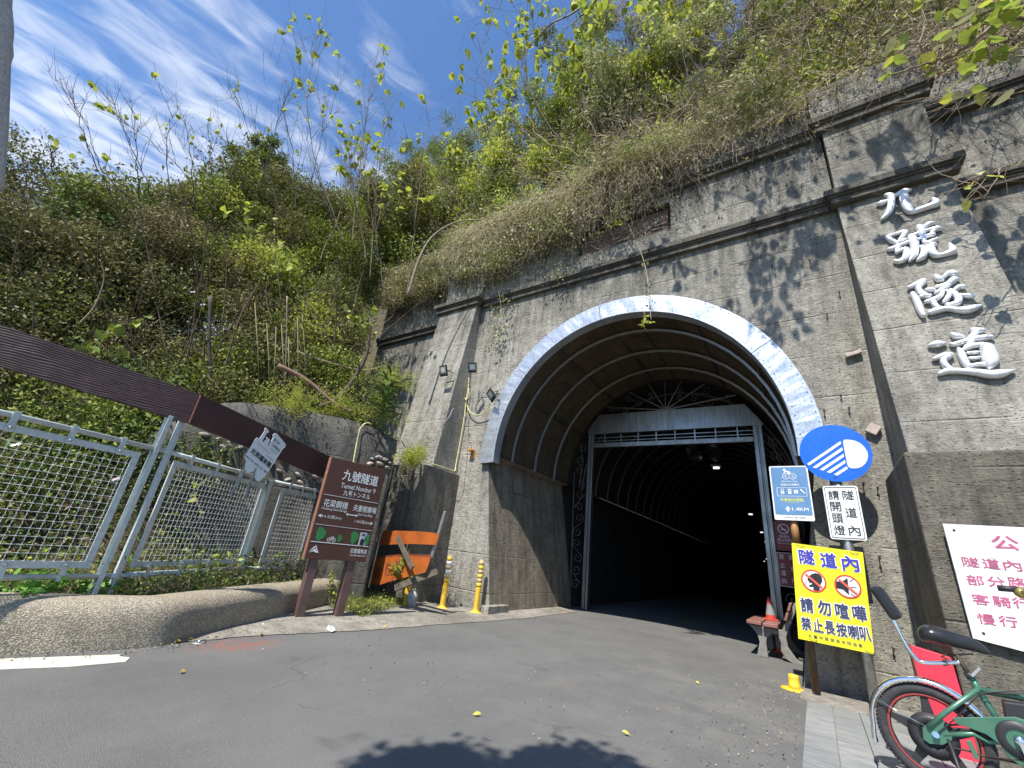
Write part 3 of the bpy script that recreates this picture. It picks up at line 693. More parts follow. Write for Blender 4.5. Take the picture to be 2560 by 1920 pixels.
char_obj([[(255, 1030, 22), (340, 1090, 34), (430, 1140, 28)], [(300, 1020, 20), (430, 980, 22), (560, 945, 28), (610, 950, 30)], [(600, 960, 34), (540, 1040, 30), (490, 1080, 20)], [(430, 1150, 24), (520, 1100, 22), (620, 1075, 18)],
 [(280, 1255, 16), (360, 1250, 34), (500, 1190, 28), (650, 1130, 26)], [(480, 1220, 28), (450, 1270, 30), (440, 1320, 18)], [(440, 1310, 22), (540, 1270, 28), (610, 1260, 34), (620, 1330, 44), (580, 1430, 42), (490, 1480, 34), (395, 1460, 18)],
 [(820, 830, 22), (870, 880, 50), (900, 980, 40), (930, 1060, 30), (960, 1140, 24)], [(950, 850, 26), (1030, 800, 34), (1115, 780, 20)], [(660, 1020, 18), (760, 1000, 26), (900, 950, 26), (1050, 900, 24), (1180, 885, 38), (1250, 880, 14)],
 [(1130, 890, 30), (1080, 960, 26), (1060, 990, 22)], [(690, 1030, 40), (750, 1120, 56), (770, 1250, 50), (750, 1370, 46), (670, 1470, 16)], [(810, 1085, 14), (900, 1060, 22), (1000, 1020, 30), (1120, 990, 26)],
 [(930, 1070, 24), (940, 1130, 28), (1000, 1140, 26), (1100, 1100, 28), (1180, 1060, 14)], [(850, 1220, 24), (920, 1230, 36), (940, 1310, 44), (900, 1400, 46), (810, 1460, 18)], [(900, 1225, 14), (1000, 1200, 16), (1090, 1170, 30), (1160, 1165, 16)],
 [(1070, 1180, 34), (1060, 1260, 50), (1110, 1340, 46), (1200, 1370, 34), (1330, 1340, 32), (1450, 1290, 46), (1430, 1220, 34), (1390, 1150, 12)]], *z1, 'steel_character', 'polished silver character 號, second from the top on the right pilaster')
char_obj([[(90, 180, 8), (140, 160, 16), (200, 130, 16), (215, 125, 12)], [(200, 135, 18), (165, 180, 16), (185, 215, 15), (225, 240, 16), (255, 235, 10)], [(225, 240, 12), (180, 245, 10)], [(120, 220, 12), (150, 270, 17), (180, 340, 17), (205, 390, 12)],
 [(220, 195, 8), (260, 195, 14), (290, 200, 8)], [(290, 90, 10), (320, 115, 18), (345, 125, 10)], [(350, 105, 8), (390, 75, 17), (430, 75, 20), (460, 70, 8)], [(290, 175, 8), (370, 160, 14), (430, 120, 18), (465, 115, 8)], [(290, 220, 8), (350, 190, 14), (400, 150, 12)],
 [(350, 200, 10), (330, 240, 14), (280, 270, 16), (220, 285, 10)], [(230, 285, 10), (265, 275, 14), (290, 310, 14), (320, 335, 12)], [(375, 205, 10), (400, 215, 14), (380, 260, 14), (350, 285, 8)], [(400, 200, 12), (440, 230, 16), (465, 270, 18), (440, 300, 16), (370, 305, 8)],
 [(430, 200, 10), (470, 175, 15), (505, 175, 12)], [(465, 235, 8), (520, 240, 14), (570, 245, 12)], [(250, 365, 14), (300, 350, 18), (380, 335, 14), (460, 345, 16), (530, 345, 22), (590, 325, 16), (640, 308, 4)]], *z2, 'steel_character', 'polished silver character 隧, third from the top on the right pilaster')
char_obj([[(240, 610, 6), (300, 600, 22), (365, 590, 8)], [(275, 710, 8), (340, 690, 18), (400, 680, 16), (415, 690, 8)], [(390, 690, 18), (350, 720, 16), (370, 760, 16), (410, 785, 12)], [(320, 820, 12), (380, 800, 18), (480, 800, 16), (600, 810, 20), (700, 825, 24), (770, 820, 24), (830, 805, 14), (880, 790, 4)],
 [(410, 520, 8), (450, 540, 18), (500, 545, 10)], [(560, 490, 14), (600, 500, 18), (650, 495, 14)], [(600, 500, 16), (570, 540, 18), (530, 570, 12)], [(405, 595, 8), (440, 600, 14), (560, 565, 16), (660, 550, 16), (715, 545, 10)], [(560, 570, 20), (540, 610, 14), (510, 620, 10)],
 [(460, 630, 8), (480, 660, 16), (505, 720, 18), (540, 770, 14)], [(500, 640, 10), (560, 615, 14), (640, 605, 16), (700, 615, 14)], [(670, 615, 28), (685, 660, 34), (700, 720, 36), (695, 770, 16)], [(540, 765, 12), (620, 750, 12), (680, 750, 16)], [(530, 665, 8), (610, 660, 9)], [(540, 705, 8), (620, 700, 9)]], *z2, 'steel_character', 'polished silver character 道, lowest of the four on the right pilaster')

# ================================================================== GATE inside the mouth
YG = 9.22
M_SCR = simple('dull_scroll_steel', (.22, .22, .22), .5, .5)
gate = empty('tunnel_gate', (AX, YG, 0), 'stainless steel gate frame with wrought scrolls standing inside the tunnel mouth', 'gate')
for x0, x1 in ((-4.175, -4.04), (-.655, -.50)):
    m = MB(); w = (x1-x0)
    m.box(x0, x0+w*.45, YG-.06, YG+.06, 0, 3.82); m.box(x0+w*.47, x0+w*.62, YG-.03, YG+.05, 0, 3.82); m.box(x0+w*.64, x1, YG-.07, YG+.05, 0, 3.82)
    m.build('post', M_STEEL, gate, bevel=.004)
MB().prism([[(-4.19, 3.83), (-.50, 3.82), (-.46, 3.83), (-.55, 3.99), (-.76, 4.29), (-3.92, 4.31), (-4.08, 4.10), (-4.19, 3.95)]], (0, YG, 0), (1, 0, 0), (0, 0, 1), (0, -1, 0), -.06, .07).build('lintel', M_STEEL, gate, bevel=.004)
MB().box(-4.035, -.66, YG-.05, YG+.05, 3.50, 3.60).build('rail', M_STEEL, gate, bevel=.004)
for z in (3.66, 3.74):
    MB().box(-4.035, -.66, YG-.008, YG+.008, z-.008, z+.008).build('rail', M_STEEL, gate)
for i in range(8):
    x = -3.77+i*.405; MB().box(x-.012, x+.012, YG-.022, YG-.010, 3.60, 3.82).build('bar', M_STEEL, gate)
vc = Vector((-2.34, YG, 4.32))
for a in (8, 32, 61, 90, 119, 148, 172):
    a = math.radians(a); c, s_ = math.cos(a), math.sin(a)
    # length to the arch
    dx, dz = vc.x-AX, vc.z-AZ_; lo, hi = 0, 4
    for _ in range(30):
        md = (lo+hi)/2
        if ((dx+c*md)/2.32)**2+((dz+s_*md)/(2.32*1.04))**2 < 1: lo = md
        else: hi = md
    MB().bar(vc, vc+Vector((c, 0, s_))*lo, .022, .022, (0, 1, 0)).build('spoke', M_STEEL, gate)
def spiral(c, r0, turns, a0, sgn=1, n=28, y=YG):
    P = []
    for i in range(n+1):
        t = i/n; r = r0*(1-t)**.8+.012; a = a0+sgn*t*turns*2*math.pi; P.append(Vector((c[0]+r*math.cos(a), y, c[1]+r*math.sin(a))))
    return P
def scroll(c1, c2, r, a, flip=1):
    """S scroll: two spirals joined"""
    p1 = spiral(c1, r, 1.25, a, flip)[::-1]; p2 = spiral(c2, r, 1.25, a+math.pi, flip)
    MB().tube(spline([tuple(p) for p in p1[::2]+p2[::2]], 2), .0055, 5).build('scroll', M_SCR, gate)
for sx in (-1, 1):
    for (cx_, cz_, dx_, dz_, r) in ((.95, .12, .55, .10, .10), (.62, .36, .42, .16, .10), (.30, .42, .05, .16, .06)):
        scroll((vc.x+sx*cx_, vc.z+cz_*.62), (vc.x+sx*(cx_+dx_*.6), vc.z+(cz_*.62+dz_)), r*.8, .5 if sx > 0 else 2.6, sx)
for sx, xb in ((-1, -4.36), (1, -.33)):
    for i, z in enumerate((.45, 1.0, 1.55, 2.1, 2.65, 3.2)):
        wv = .02*math.sin(i*2)
        scroll((xb+wv, z), (xb-wv, z+.30), .095, .3+i, sx*(1 if i % 2 else -1))
for x, zz in ((-4.53, 2.9), (-.14, 2.9)):
    MB().bar((x+(.07 if x < -2 else -.07), YG, 0), (x, YG, zz), .02, .02, (0, 1, 0)).build('side_bar', M_STEEL, gate)
# red notices on the gate's right side panel
b1 = empty('notice_board', (-.345, 9.1, 1.5), 'dark red no-smoking notice on the right gate side, above the dog-walking notice', 'notice')
B = Board((-.486, 9.12, 1.515), (1, 0, 0), (0, 0, 1), b1); B.rect('board', 0, 0, .275, .495, M_DRED, 0)
B.poly('prohibition_ring', circ(.137, .36, .085), M_WHITE, 1, [circ(.137, .36, .072)]); B.poly('prohibition_ring', [(.075, .415), (.085, .425), (.199, .305), (.189, .295)], M_WHITE, 2)
B.rect('cigarette', .10, .342, .175, .358, M_WHITE, 1); B.text('隧道內', .137, .235, .15, .045, M_WHITE); B.text('禁止吸菸', .137, .175, .21, .052, M_WHITE); B.text('No smoking', .137, .115, .21, .034, M_WHITE); B.text('臺中市政府', .137, .06, .2, .018, M_PINKP)
b2 = empty('notice_board', (-.345, 9.1, 1.2), 'dark red no-dog-walking notice on the right gate side, beneath the no-smoking one', 'notice')
B = Board((-.489, 9.12, .945), (1, 0, 0), (0, 0, 1), b2); B.rect('frame', -.008, -.008, .283, .535, M_WHITEB, 0); B.rect('board', .0, .0, .275, .527, M_DRED, 1)
for i, ch in enumerate('禁止溜狗'): B.text(ch, .062, .465-i*.13, .072, .085, M_WHITE, 2)
for i, ch in enumerate('隧道內'): B.text(ch, .21, .465-i*.18, .075, .085, M_WHITE, 2)
# lamps and fans in the tunnel
for i, y in enumerate((15.3, 27.4, 38, 47.6, 62.8, 75.1, 86, 97.6)):
    x = TC(y)+.1; t = empty('tunnel_lamp', (x, y, 4.3), ['nearest', 'second', 'third', 'fourth', 'fifth', 'sixth', 'seventh', 'farthest'][i]+' small lit white lamp hanging under the dark tunnel vault', 'lamp', 'lit lamps in the tunnel')
    k = 1 if i < 3 else 1.3
    MB().box(x-.09*k, x+.09*k, y-.03, y+.03, 4.28, 4.33).build('tube', M_LIT, t); MB().box(x-.16*k, x+.16*k, y-.08, y+.08, 4.335, 4.40).build('housing', M_GALV, t)
for i, x in enumerate((-2.72, -2.12)):
    t = empty('tunnel_fan', (x, 14, 4.5), ('left' if i == 0 else 'right')+' of two dim round ventilation fans under the tunnel vault', 'fan', 'round fans in the tunnel')
    MB().lathe([(.2, 0), (.22, .04), (.22, .5), (.2, .54)], (x, 13.8, 4.52), (0, 1, 0), 24).build('casing', M_GALV, t); MB().lathe([(0, .1), (.06, .12), (.06, .2), (0, .22)], (x, 13.8, 4.52), (0, 1, 0), 12).build('hub', M_IRON, t)
    for q in range(5):
        a = q*1.2566; MB().bar((x, 13.95, 4.52), (x+.18*math.cos(a), 13.95, 4.52+.18*math.sin(a)), .06, .01, (0, 1, .4)).build('blade', M_IRON, t)
# faint lane lines on the road inside
structure(MB().add([(TC(y)+o, y, .005) for y in np.arange(9.8, 60, 2) for o in (-.05, .05)], [(2*i, 2*i+1, 2*i+3, 2*i+2) for i in range(25)]).build('painted_centre_line', simple('yellow_road_paint', (.22, .16, .05), .7)))

# ================================================================== RETAINING WALL
def retaining():
    path = [(-7.3, 1.35), (-6.95, 1.75), (-6.6, 2.2), (-6.3, 2.9), (-5.97, 3.7), (-5.78, 4.15), (-5.60, 4.6)]
    top = [1.1, 1.95, 2.44, 2.60, 2.66, 2.63, 2.52]
    P = spline([(p[0], p[1], t) for p, t in zip(path, top)], 6); th = .38; vs = []; fs = []
    for i, p in enumerate(P):
        a, b = P[max(0, i-1)], P[min(len(P)-1, i+1)]; d = (b-a)[:2]; d /= np.linalg.norm(d); n = np.array([d[1], -d[0]])  # towards the road
        w = .02*math.sin(i*1.3)+.012*math.sin(i*3.1); k = 10
        for q in range(k+1):
            z = -.1+(p[2]-.1)*q/k+.0; o = w+.025*math.sin(q*1.9+i*.7)
            vs.append((p[0]+n[0]*o, p[1]+n[1]*o, z))
        vs.append((p[0]-n[0]*.05, p[1]-n[1]*.05, p[2]+.0)); vs.append((p[0]-n[0]*(th-.05), p[1]-n[1]*(th-.05), p[2]-.02)); vs.append((p[0]-n[0]*th, p[1]-n[1]*th, p[2]-.1)); vs.append((p[0]-n[0]*th, p[1]-n[1]*th, -.1))
    m_ = 15
    for i in range(len(P)-1):
        for q in range(m_-1): fs.append((i*m_+q, i*m_+q+1, (i+1)*m_+q+1, (i+1)*m_+q))
    fs.append(tuple(range(m_))); fs.append(tuple((len(P)-1)*m_+q for q in range(m_)))
    e = empty('retaining_wall', (-6.3, 2.9, 0), 'old mossy concrete retaining wall with pebbles showing, sloping behind the mesh fence', 'wall')
    MB().add(vs, fs, 0, True).build('wall', M_RET, e)
    # pebbles and broken-out stones showing in the face
    pxs = [(810, 1155), (822, 1170), (745, 1187), (790, 1192), (712, 1155), (698, 1178), (720, 1200), (835, 1160), (930, 1148), (942, 1143), (952, 1146), (962, 1150), (950, 1160), (925, 1160), (975, 1158), (512, 1088), (548, 1098), (560, 1120), (600, 1120), (700, 1130), (680, 1160), (770, 1180), (752, 1208), (775, 1150), (968, 1170), (940, 1175), (590, 1092), (540, 1150), (575, 1160)]
    for a, b in pxs:
        pt = gpl(a, b, (-5.97, 3.7, 2), (.92, -.39, 0)); r = random.uniform(.022, .05); bm = bmesh.new(); bmesh.ops.create_icosphere(bm, subdivisions=2, radius=r)
        for v in bm.verts: v.co = Vector((v.co.x*1.0, v.co.y*1.5, v.co.z*.75))*(1+.12*math.sin(v.co.x*90+v.co.z*70))
        me = bpy.data.meshes.new('pebble'); bm.to_mesh(me); bm.free(); me.transform(Matrix.Translation(pt+Vector((.03, -.02, 0))-e.location) @ Matrix.Rotation(random.uniform(-.6, .6), 4, 'X'))
        for p in me.polygons: p.use_smooth = True
        link('pebble', me, M_PEBB if random.random() < .75 else M_STONE, e)
retaining()

# ================================================================== FENCE
fence = empty('mesh_fence', (-4.83, 1.35, .3), 'pale green steel fence with crimped wire mesh panels standing behind the low pebble wall', 'fence')
FP = [Vector((-4.05, -1.6, 0)), Vector((-4.83, 1.33, 0)), Vector((-5.78, 2.87, 0)), Vector((-6.02, 3.72, 0))]
ZR, ZB = 1.488, .43
UP = Vector((0, 0, 1))
def crimp(a, b, out, amp, pitch):
    n = max(2, int((b-a).length/pitch*2)); return [a+(b-a)*i/n+out*(amp if i % 2 else -amp) for i in range(n+1)]
for k in range(3):
    A, B_ = FP[k], FP[k+1]; d = (B_-A).normalized(); nrm = d.cross(UP).normalized()    # nrm points to the road (+x)
    if nrm.x < 0: nrm = -nrm
    MB().tube([A+UP*ZR, B_+UP*ZR], .021, 12).build('top_rail', M_PAINTG, fence); MB().tube([A+UP*ZB, B_+UP*ZB], .021, 12).build('bottom_rail', M_PAINTG, fence)
    L0, L1 = .16, (B_-A).length-.16
    if k == 2: L1 = (B_-A).length-.02
    a, b = A+d*L0, A+d*L1; zt, zb = ZR-.085, ZB+.085
    fr = MB(); fr.bar(a+UP*zt, b+UP*zt, .012, .05, UP); fr.bar(a+UP*(zb), b+UP*(zb), .012, .05, UP); fr.obox(a+d*.025+UP*(zt+zb)/2, d*.05, nrm*.0125, UP*(zt-zb-.052)); fr.obox(b-d*.025+UP*(zt+zb)/2, d*.05, nrm*.0125, UP*(zt-zb-.052))
    fr.build('panel_frame', M_PAINTG, fence, bevel=.002)
    # straps
    n = max(3, int((L1-L0)/.32)); 
    for i in range(n):
        c = a+d*((i+.5)*(L1-L0)/n)
        for zz, z2, sg in ((ZR, zt, 1), (ZB, zb, -1)):
            st = MB().obox(c+UP*((zz+z2)/2)+nrm*.022, d*.04, nrm*.004, UP*(abs(zz-z2)+.06)); st.obox(c+UP*(zz+sg*.022), d*.04, nrm*.045, UP*.004)
            o = st.build('strap', M_PAINTG, fence, bevel=.001, seg=1)
            MB().lathe([(0, .012), (.009, .010), (.012, .004), (.012, 0)], c+UP*z2+nrm*.024, nrm, 10).build('bolt', M_GALV, o)
    w = MB(); pitch = .052 if k else .056; out = nrm
    s_ = L0+.06; rows = int((zt-zb-.05)/pitch)
    while s_ < L1-.05:
        p = A+d*s_; w.tube(crimp(p+UP*(zb+.02), p+UP*(zt-.02), nrm, .0035, pitch), .0021, 4, False, smooth=False); s_ += pitch
    for r in range(1, rows+1):
        z = zb+.02+r*pitch; w.tube(crimp(a+d*.03+UP*z, b-d*.03+UP*z, nrm, .0035, pitch), .0021, 4, False, smooth=False)
    o = w.build('wire_mesh', M_WIRE, fence); o['kind'] = 'stuff'
for k, (P_, ang) in enumerate(((FP[1], 0), (FP[2], 0))):
    d = (FP[k+1]-FP[k]).normalized(); d2 = (FP[k+2]-FP[k+1]).normalized(); n1_ = d.cross(UP).normalized(); n1_ = n1_ if n1_.x > 0 else -n1_
    top = 1.80 if k == 0 else 1.49
    for sgn in (-1, 1):
        m = MB(); c = P_+(d if sgn < 0 else d2)*sgn*.045
        if k == 1 and sgn > 0: continue
        dd = d if sgn < 0 else d2; wd = .05 if k == 0 else .10
        m.obox(c+UP*(.28+top)/2, dd*.006, n1_*.05, UP*(top-.28)); m.obox(c-n1_*.025+UP*(.28+top)/2+dd*sgn*wd*.4, dd*wd*.8, n1_*.006, UP*(top-.28)); m.obox(c+n1_*.025+UP*(.28+top)/2+dd*sgn*wd*.4, dd*wd*.8, n1_*.006, UP*(top-.28))
        m.build('post', M_PAINTG, fence, bevel=.002, seg=1)
# brown wood-grain rail boards above the fence
bA, bB, bC = Vector((-4.95, -1.2, 0)), Vector((-4.795, 1.42, 0)), Vector((-6.32, 4.02, 0))
rail = empty('board_rail', (-4.8, 1.42, 1.78), 'dark brown wood-grain board rail mounted high above the mesh fence', 'board rail')
bC = Vector((-5.36, 3.45, 0))
for a, b, mt, zb0, zb1 in ((bA, bB-Vector((0, .006, 0)), M_PLANK, 2.07, 1.925), (bB+Vector((.004, .012, 0)), bC, M_BROWNW, 1.925, 1.745)):
    d = (b-a).normalized(); n_ = d.cross(UP).normalized(); n_ = n_ if n_.x > 0 else -n_
    MB().obox((a+b)/2+UP*(zb0+zb1)/2-n_*.02, b-a+UP*(zb1-zb0), n_*.04, UP*.295).build('board', mt, rail, bevel=.003)
MB().obox(bB+UP*1.925+Vector((.008, .004, 0)), (.012, 0, 0), (0, .012, 0), UP*.29).build('board_end', M_SIGNEDGE, rail)

# ================================================================== HANGING WHITE SIGN ON THE FENCE
def white_sign():
    e = empty('key_shaped_sign', (-5.2, 2.2, 1.6), 'small white key-shaped sign with black text, wired at a tilt to the fence', 'sign')
    P0 = (-4.96, 2.2, 1.65); n = (.95, .24, .10)
    sc = 200/1276
    pix = [(790, 310), (840, 365), (832, 395), (808, 400), (735, 525), (758, 548), (800, 495), (790, 470), (805, 458), (855, 505), (848, 530), (820, 600), (832, 612), (905, 475), (905, 430), (935, 400), (965, 405), (1108, 580), (1098, 628), (1062, 655), (800, 1060), (760, 1100), (700, 1160), (655, 1165), (620, 1120), (625, 1010), (560, 1020), (500, 1025), (455, 985), (480, 830), (442, 775), (452, 740), (500, 710), (510, 680), (625, 490), (655, 472), (690, 490), (770, 370), (772, 330)]
    pts = [gpl(540+a*sc, 1020+b*sc, P0, n) for a, b in pix]
    N_ = Vector(n).normalized(); f1 = gpl(540+560*sc, 1020+640*sc, P0, n); f2 = gpl(540+870*sc, 1020+900*sc, P0, n); U = (f2-f1).normalized(); V = N_.cross(U)
    uv = [((p-f1).dot(U), (p-f1).dot(V)) for p in pts]
    MB().prism([uv], f1, U, V, N_, 0, .006).build('sign_sheet', M_RETRO, e)
    B = Board(f1+N_*.006, U, V, e); W_ = (f2-f1).length
    def t(s_, a, b, w, h, **k):
        q = gpl(540+a*sc, 1020+b*sc, P0, n)-f1; B.text(s_, q.dot(U), q.dot(V), w*W_, h*W_, M_BLACK, **k)
    t('光到福來報', 715, 800, .98, .20, bold=.03); t('舊山線─', 975, 550, .38, .12); t('九號隧道', 945, 630, .44, .12); t('SINCE 1908', 910, 690, .34, .045)
    t('Former Mountain Line', 755, 640, .66, .045); t('Tunnel No. 9', 845, 790, .34, .05); t('象鼻自行車《鐵道之家》導覽', 630, 895, 1.12, .075)
    # two clamp arms below
    for (a0, b0), (a1, b1) in (((455, 990), (205, 1400)), ((625, 960), (425, 1460))):
        p, q = gpl(540+a0*sc, 1020+b0*sc, P0, n), gpl(540+a1*sc, 1020+b1*sc, P0, n)
        MB().bar(p+N_*.01, q+N_*.02, .026, .006, N_).build('clamp_arm', M_GALV, e, bevel=.002)
white_sign()

# ================================================================== BROWN DIRECTION SIGN
bs = empty('direction_sign', (-4.86, 3.45, 0), 'brown tunnel information sign on two posts in front of the retaining wall', 'sign')
so_, sU = Vector((-4.925, 3.07, .64)), Vector((.135, .775, 0)); SW, SH = sU.length, 1.2; sUn = sU.normalized(); sN = sUn.cross(UP)
MB().obox(so_+sU/2+UP*SH/2-sN*.03, sU, sN*.06, UP*SH).build('panel', M_SIGNBR, bs, bevel=.004)
MB().obox(so_-sUn*.006+UP*SH/2-sN*.03, sUn*.011, sN*.064, UP*(SH+.004)).build('edge_trim', M_SIGNEDGE, bs)
for p in ((-4.90, 3.20), (-4.82, 3.67)):
    MB().obox(Vector((p[0], p[1], .38))-sN*.068, sUn*.10, sN*.10, UP*1.1).build('post', simple('brown_post', (.12, .072, .062), .5, var=.15, scale=6), bs, bevel=.005)
B = Board(so_, sUn, UP, bs, .0012)
def su(x): return x/100*SW
B.text('九號隧道', su(57), 1.02, su(64), .135, M_WHITE, bold=.012); B.text('Tunnel Number 9', su(57), .885, su(62), .062, M_WHITE); B.text('九号トンネル', su(57), .80, su(48), .068, M_WHITE, bold=.006)
B.rect('rule', su(2), .738, su(98), .743, M_WHITE)
B.text('花梁鋼橋', su(26), .645, su(40), .088, M_WHITE, bold=.004); B.text('Hualiang Steel Bridge', su(26), .575, su(42), .034, M_WHITE)
B.text('夫妻樹廣場', su(77), .640, su(42), .082, M_WHITE, bold=.004); B.text('Fuci Tree Plaza', su(80), .568, su(26), .03, M_WHITE)
B.text('0.4 公里(km)', su(24), .485, su(33), .045, M_WHITE); B.text('1.4公里(km)', su(78), .475, su(28), .045, M_WHITE)
B.poly('arrow', [(su(2.5), .487), (su(7), .508), (su(7), .466)], M_WHITE); B.poly('arrow', [(su(97), .475), (su(93), .495), (su(93), .455)], M_WHITE)
B.poly('arrow', [(su(46), .545), (su(50), .562), (su(49.2), .550), (su(64), .550), (su(63), .562), (su(67.5), .545), (su(63), .528), (su(64), .540), (su(49.2), .540), (su(50), .528)], M_WHITE)
B.rect('rule', su(2), .385, su(98), .389, M_WHITE); B.rect('ground_line', su(2), .185, su(98), .193, M_WHITE)
GR = simple('green_print', (.035, .22, .06), .5)
for (a, w, h) in ((14, 15, .15), (46, 7, .09), (70, 13, .15), (93, 9, .13)):
    pp = []
    for i in range(20):
        an = 2*math.pi*i/20; rr = 1+.13*math.sin(3*an+a)+.08*math.sin(7*an); pp.append((su(a)+su(w/2)*math.cos(an)*rr, .20+h/2+.008+h/2*math.sin(an)*rr))
    B.poly('tree_symbol', pp, GR)
GP = simple('grey_print', (.5, .5, .55), .5)
B.rect('portal_symbol', su(79), .195, su(91), .352, GP); B.poly('portal_arch_symbol', [(su(81.5), .197), (su(88.5), .197), (su(88.5), .25)]+[(su(85)+su(3.5)*math.cos(math.radians(a)), .25+.03*math.sin(math.radians(a))) for a in (30, 60, 90, 120, 150)]+[(su(81.5), .25)], M_BLACK, 2); B.rect('portal_sign_symbol', su(82), .315, su(88), .335, M_BLACK, 2)
for a in (29, 37): B.poly('bike_wheel_symbol', circ(su(a), .225, .022, 20), M_WHITE, 1, [circ(su(a), .225, .017, 20)])
for p in ([(29, .225), (34, .262)], [(29, .225), (33, .225)], [(33, .225), (31, .262)], [(37, .225), (35, .27)], [(31, .258), (36, .258)], [(33, .225), (36, .258)]):
    q = [B.pt(su(a), b, .003) for a, b in p]; MB().bar(q[0], q[1], .004, .001, sN).build('bike_frame_symbol', M_WHITE, bs)
for q in ([(3, .075), (9, .13), (12, .15), (12.5, .138), (9.5, .115)], [(5, .068), (11, .115), (13.5, .10), (10.5, .085)], [(12, .15), (17, .08), (19, .065), (15, .08), (12.5, .125)], [(9, .085), (14, .068), (17, .07), (13, .095)]):
    B.poly('mountain_emblem', [(su(a), b) for a, b in q], M_WHITE)
B.text('后豐鐵馬道', su(83), .125, su(29), .055, M_WHITE, bold=.006); B.text('HOU-FENG BIKE PATH', su(83), .072, su(28), .02, M_WHITE)

# ================================================================== SIGNS AT THE RIGHT JAMB
YB = 5.76
gp_ = empty('sign_pole', (.33, 5.86, 0), 'grey round steel pole behind the yellow board and the round blue sign', 'pole')
MB().tube([(.335, 5.87, 0), (.34, 5.865, 1.35), (.345, 5.86, 2.70)], .042, 16).build('pole', M_GALV, gp_)
bp = empty('brown_pole', (-.107, 5.84, 0), 'short brown round pole holding the left edge of the yellow board', 'pole')
MB().tube([(-.115, 5.86, 0), (-.115, 5.86, 2.25)], .036, 16).build('pole', M_BPIPE, bp)
MB().tube([(-.115, 5.86, 1.42), (-.115, 5.86, 1.68)], .0385, 16).build('pole_sleeve', simple('ochre_wrap', (.33, .17, .06), .6), bp)
# round blue headlight sign
cs = empty('headlight_sign', (.36, 5.78, 2.42), 'round blue sign with a white headlamp symbol on the grey pole', 'sign')
B = Board((.36, 5.80, 2.415), (1, 0, 0), (0, 0, 1), cs, .0015); CR = .325
MB().prism([circ(0, 0, CR, 64)], (.36, 5.80, 2.415), (1, 0, 0), (0, 0, 1), (0, -1, 0), -.004, 0).build('disc', M_BLUE, cs)
def cs_uv(a, b):   # 952px crop of 200 source px at (2000,1020)
    p = gy(2000+a*.21008, 1020+b*.21008, 5.80); return (p.x-.36, p.z-2.415)
lens_ = [(512, 400), (522, 382), (550, 376), (600, 380), (660, 392), (720, 422), (770, 470), (800, 520), (810, 570), (800, 620), (775, 665), (735, 698), (690, 715), (640, 720), (600, 715), (572, 695), (560, 660), (545, 580), (525, 480)]
B.poly('lamp_symbol', [cs_uv(*p) for p in lens_], M_RETRO)
for q in ([(480, 395), (490, 428), (110, 685), (85, 665)], [(500, 468), (508, 505), (195, 716), (150, 708)], [(516, 545), (525, 580), (278, 745), (232, 735)], [(535, 620), (542, 655), (362, 775), (315, 762)], [(552, 695), (572, 722), (448, 805), (402, 792)]):
    B.poly('beam_symbol', [cs_uv(*p) for p in q], M_RETRO)
u, v = cs_uv(420, 835); B.text('97', u, v, .035, .028, M_NAVY)
# headlight text plate
hs = empty('headlight_plate', (.35, 5.78, 1.76), 'white rounded plate asking to turn on headlights, under the round blue sign', 'sign')
B = Board((.198, 5.81, 1.485), (1, 0, .02), (0, 0, 1), hs, .0012)
PW, PH = .305, .56
MB().prism([rrect(0, 0, PW, PH, .022)], B.o, B.U, B.V, B.N, -.004, 0).build('plate', M_RETRO, hs)
B.poly('border', rrect(.014, .014, PW-.014, PH-.014, .018), M_BLACK, 1, [rrect(.019, .019, PW-.019, PH-.019, .014)])
for i, ch in enumerate('請開頭燈'): B.text(ch, .088, PH-.10-i*.122, .092, .098, M_BLACK, 1, .008)
for i, ch in enumerate('隧道內'): B.text(ch, .212, PH-.10-i*.183, .095, .10, M_BLACK, 1, .008)
for z in (1.68, 1.95): MB().tube([(.345-.045, 5.86, z), (.345-.045, 5.815, z), (.345+.045, 5.815, z), (.345+.045, 5.86, z)], .006, 6).build('clamp', M_GALV, hs)
# blue bike rest stop board
rs = empty('rest_stop_board', (-.10, 5.78, 1.98), 'pale framed blue bicycle rest stop board beside the tunnel mouth', 'sign')
q0, q1, q2, q3 = [gy(a, b, 5.80) for a, b in ((1937, 1299), (2038, 1303), (2019, 1160), (1922, 1166))]
U = (q1-q0); V = (q3-q0); B = Board(q0, U, V, rs, .0012); PW, PH = U.length, V.length
MB().prism([rrect(0, 0, PW, PH, .015)], B.o, B.U, B.V, B.N, -.008, 0).build('board', M_WHITEB, rs)
B.poly('blue_field', rrect(.013, .06, PW-.013, PH-.013, .015), M_SBLUE, 1)
def rt(s_, a, b, w, h, m=M_WHITE, **k): B.text(s_, a*PW, b*PH, w*PW, h*PH, m, 2, **k)
for a, ch in ((.42, 'R'), (.60, 'S')):
    B.poly('wheel_symbol', circ(a*PW, .80*PH, .034), M_WHITE, 2, [circ(a*PW, .80*PH, .029)]); rt(ch, a, .80, .055, .042)
B.poly('rider_symbol', circ(.40*PW, .925*PH, .014, 16), M_WHITE, 2); B.poly('rider_symbol', [(.37*PW, .872*PH), (.44*PW, .912*PH), (.55*PW, .885*PH), (.555*PW, .865*PH), (.50*PW, .84*PH), (.53*PW, .82*PH), (.50*PW, .76*PH), (.475*PW, .77*PH), (.49*PW, .82*PH), (.455*PW, .855*PH), (.49*PW, .875*PH), (.43*PW, .885*PH), (.38*PW, .86*PH)], M_WHITE, 2)
rt('Bike Rest Stop', .50, .705, .40, .030, bold=.012); rt('星級自行車驛站', .50, .645, .47, .040, bold=.01)
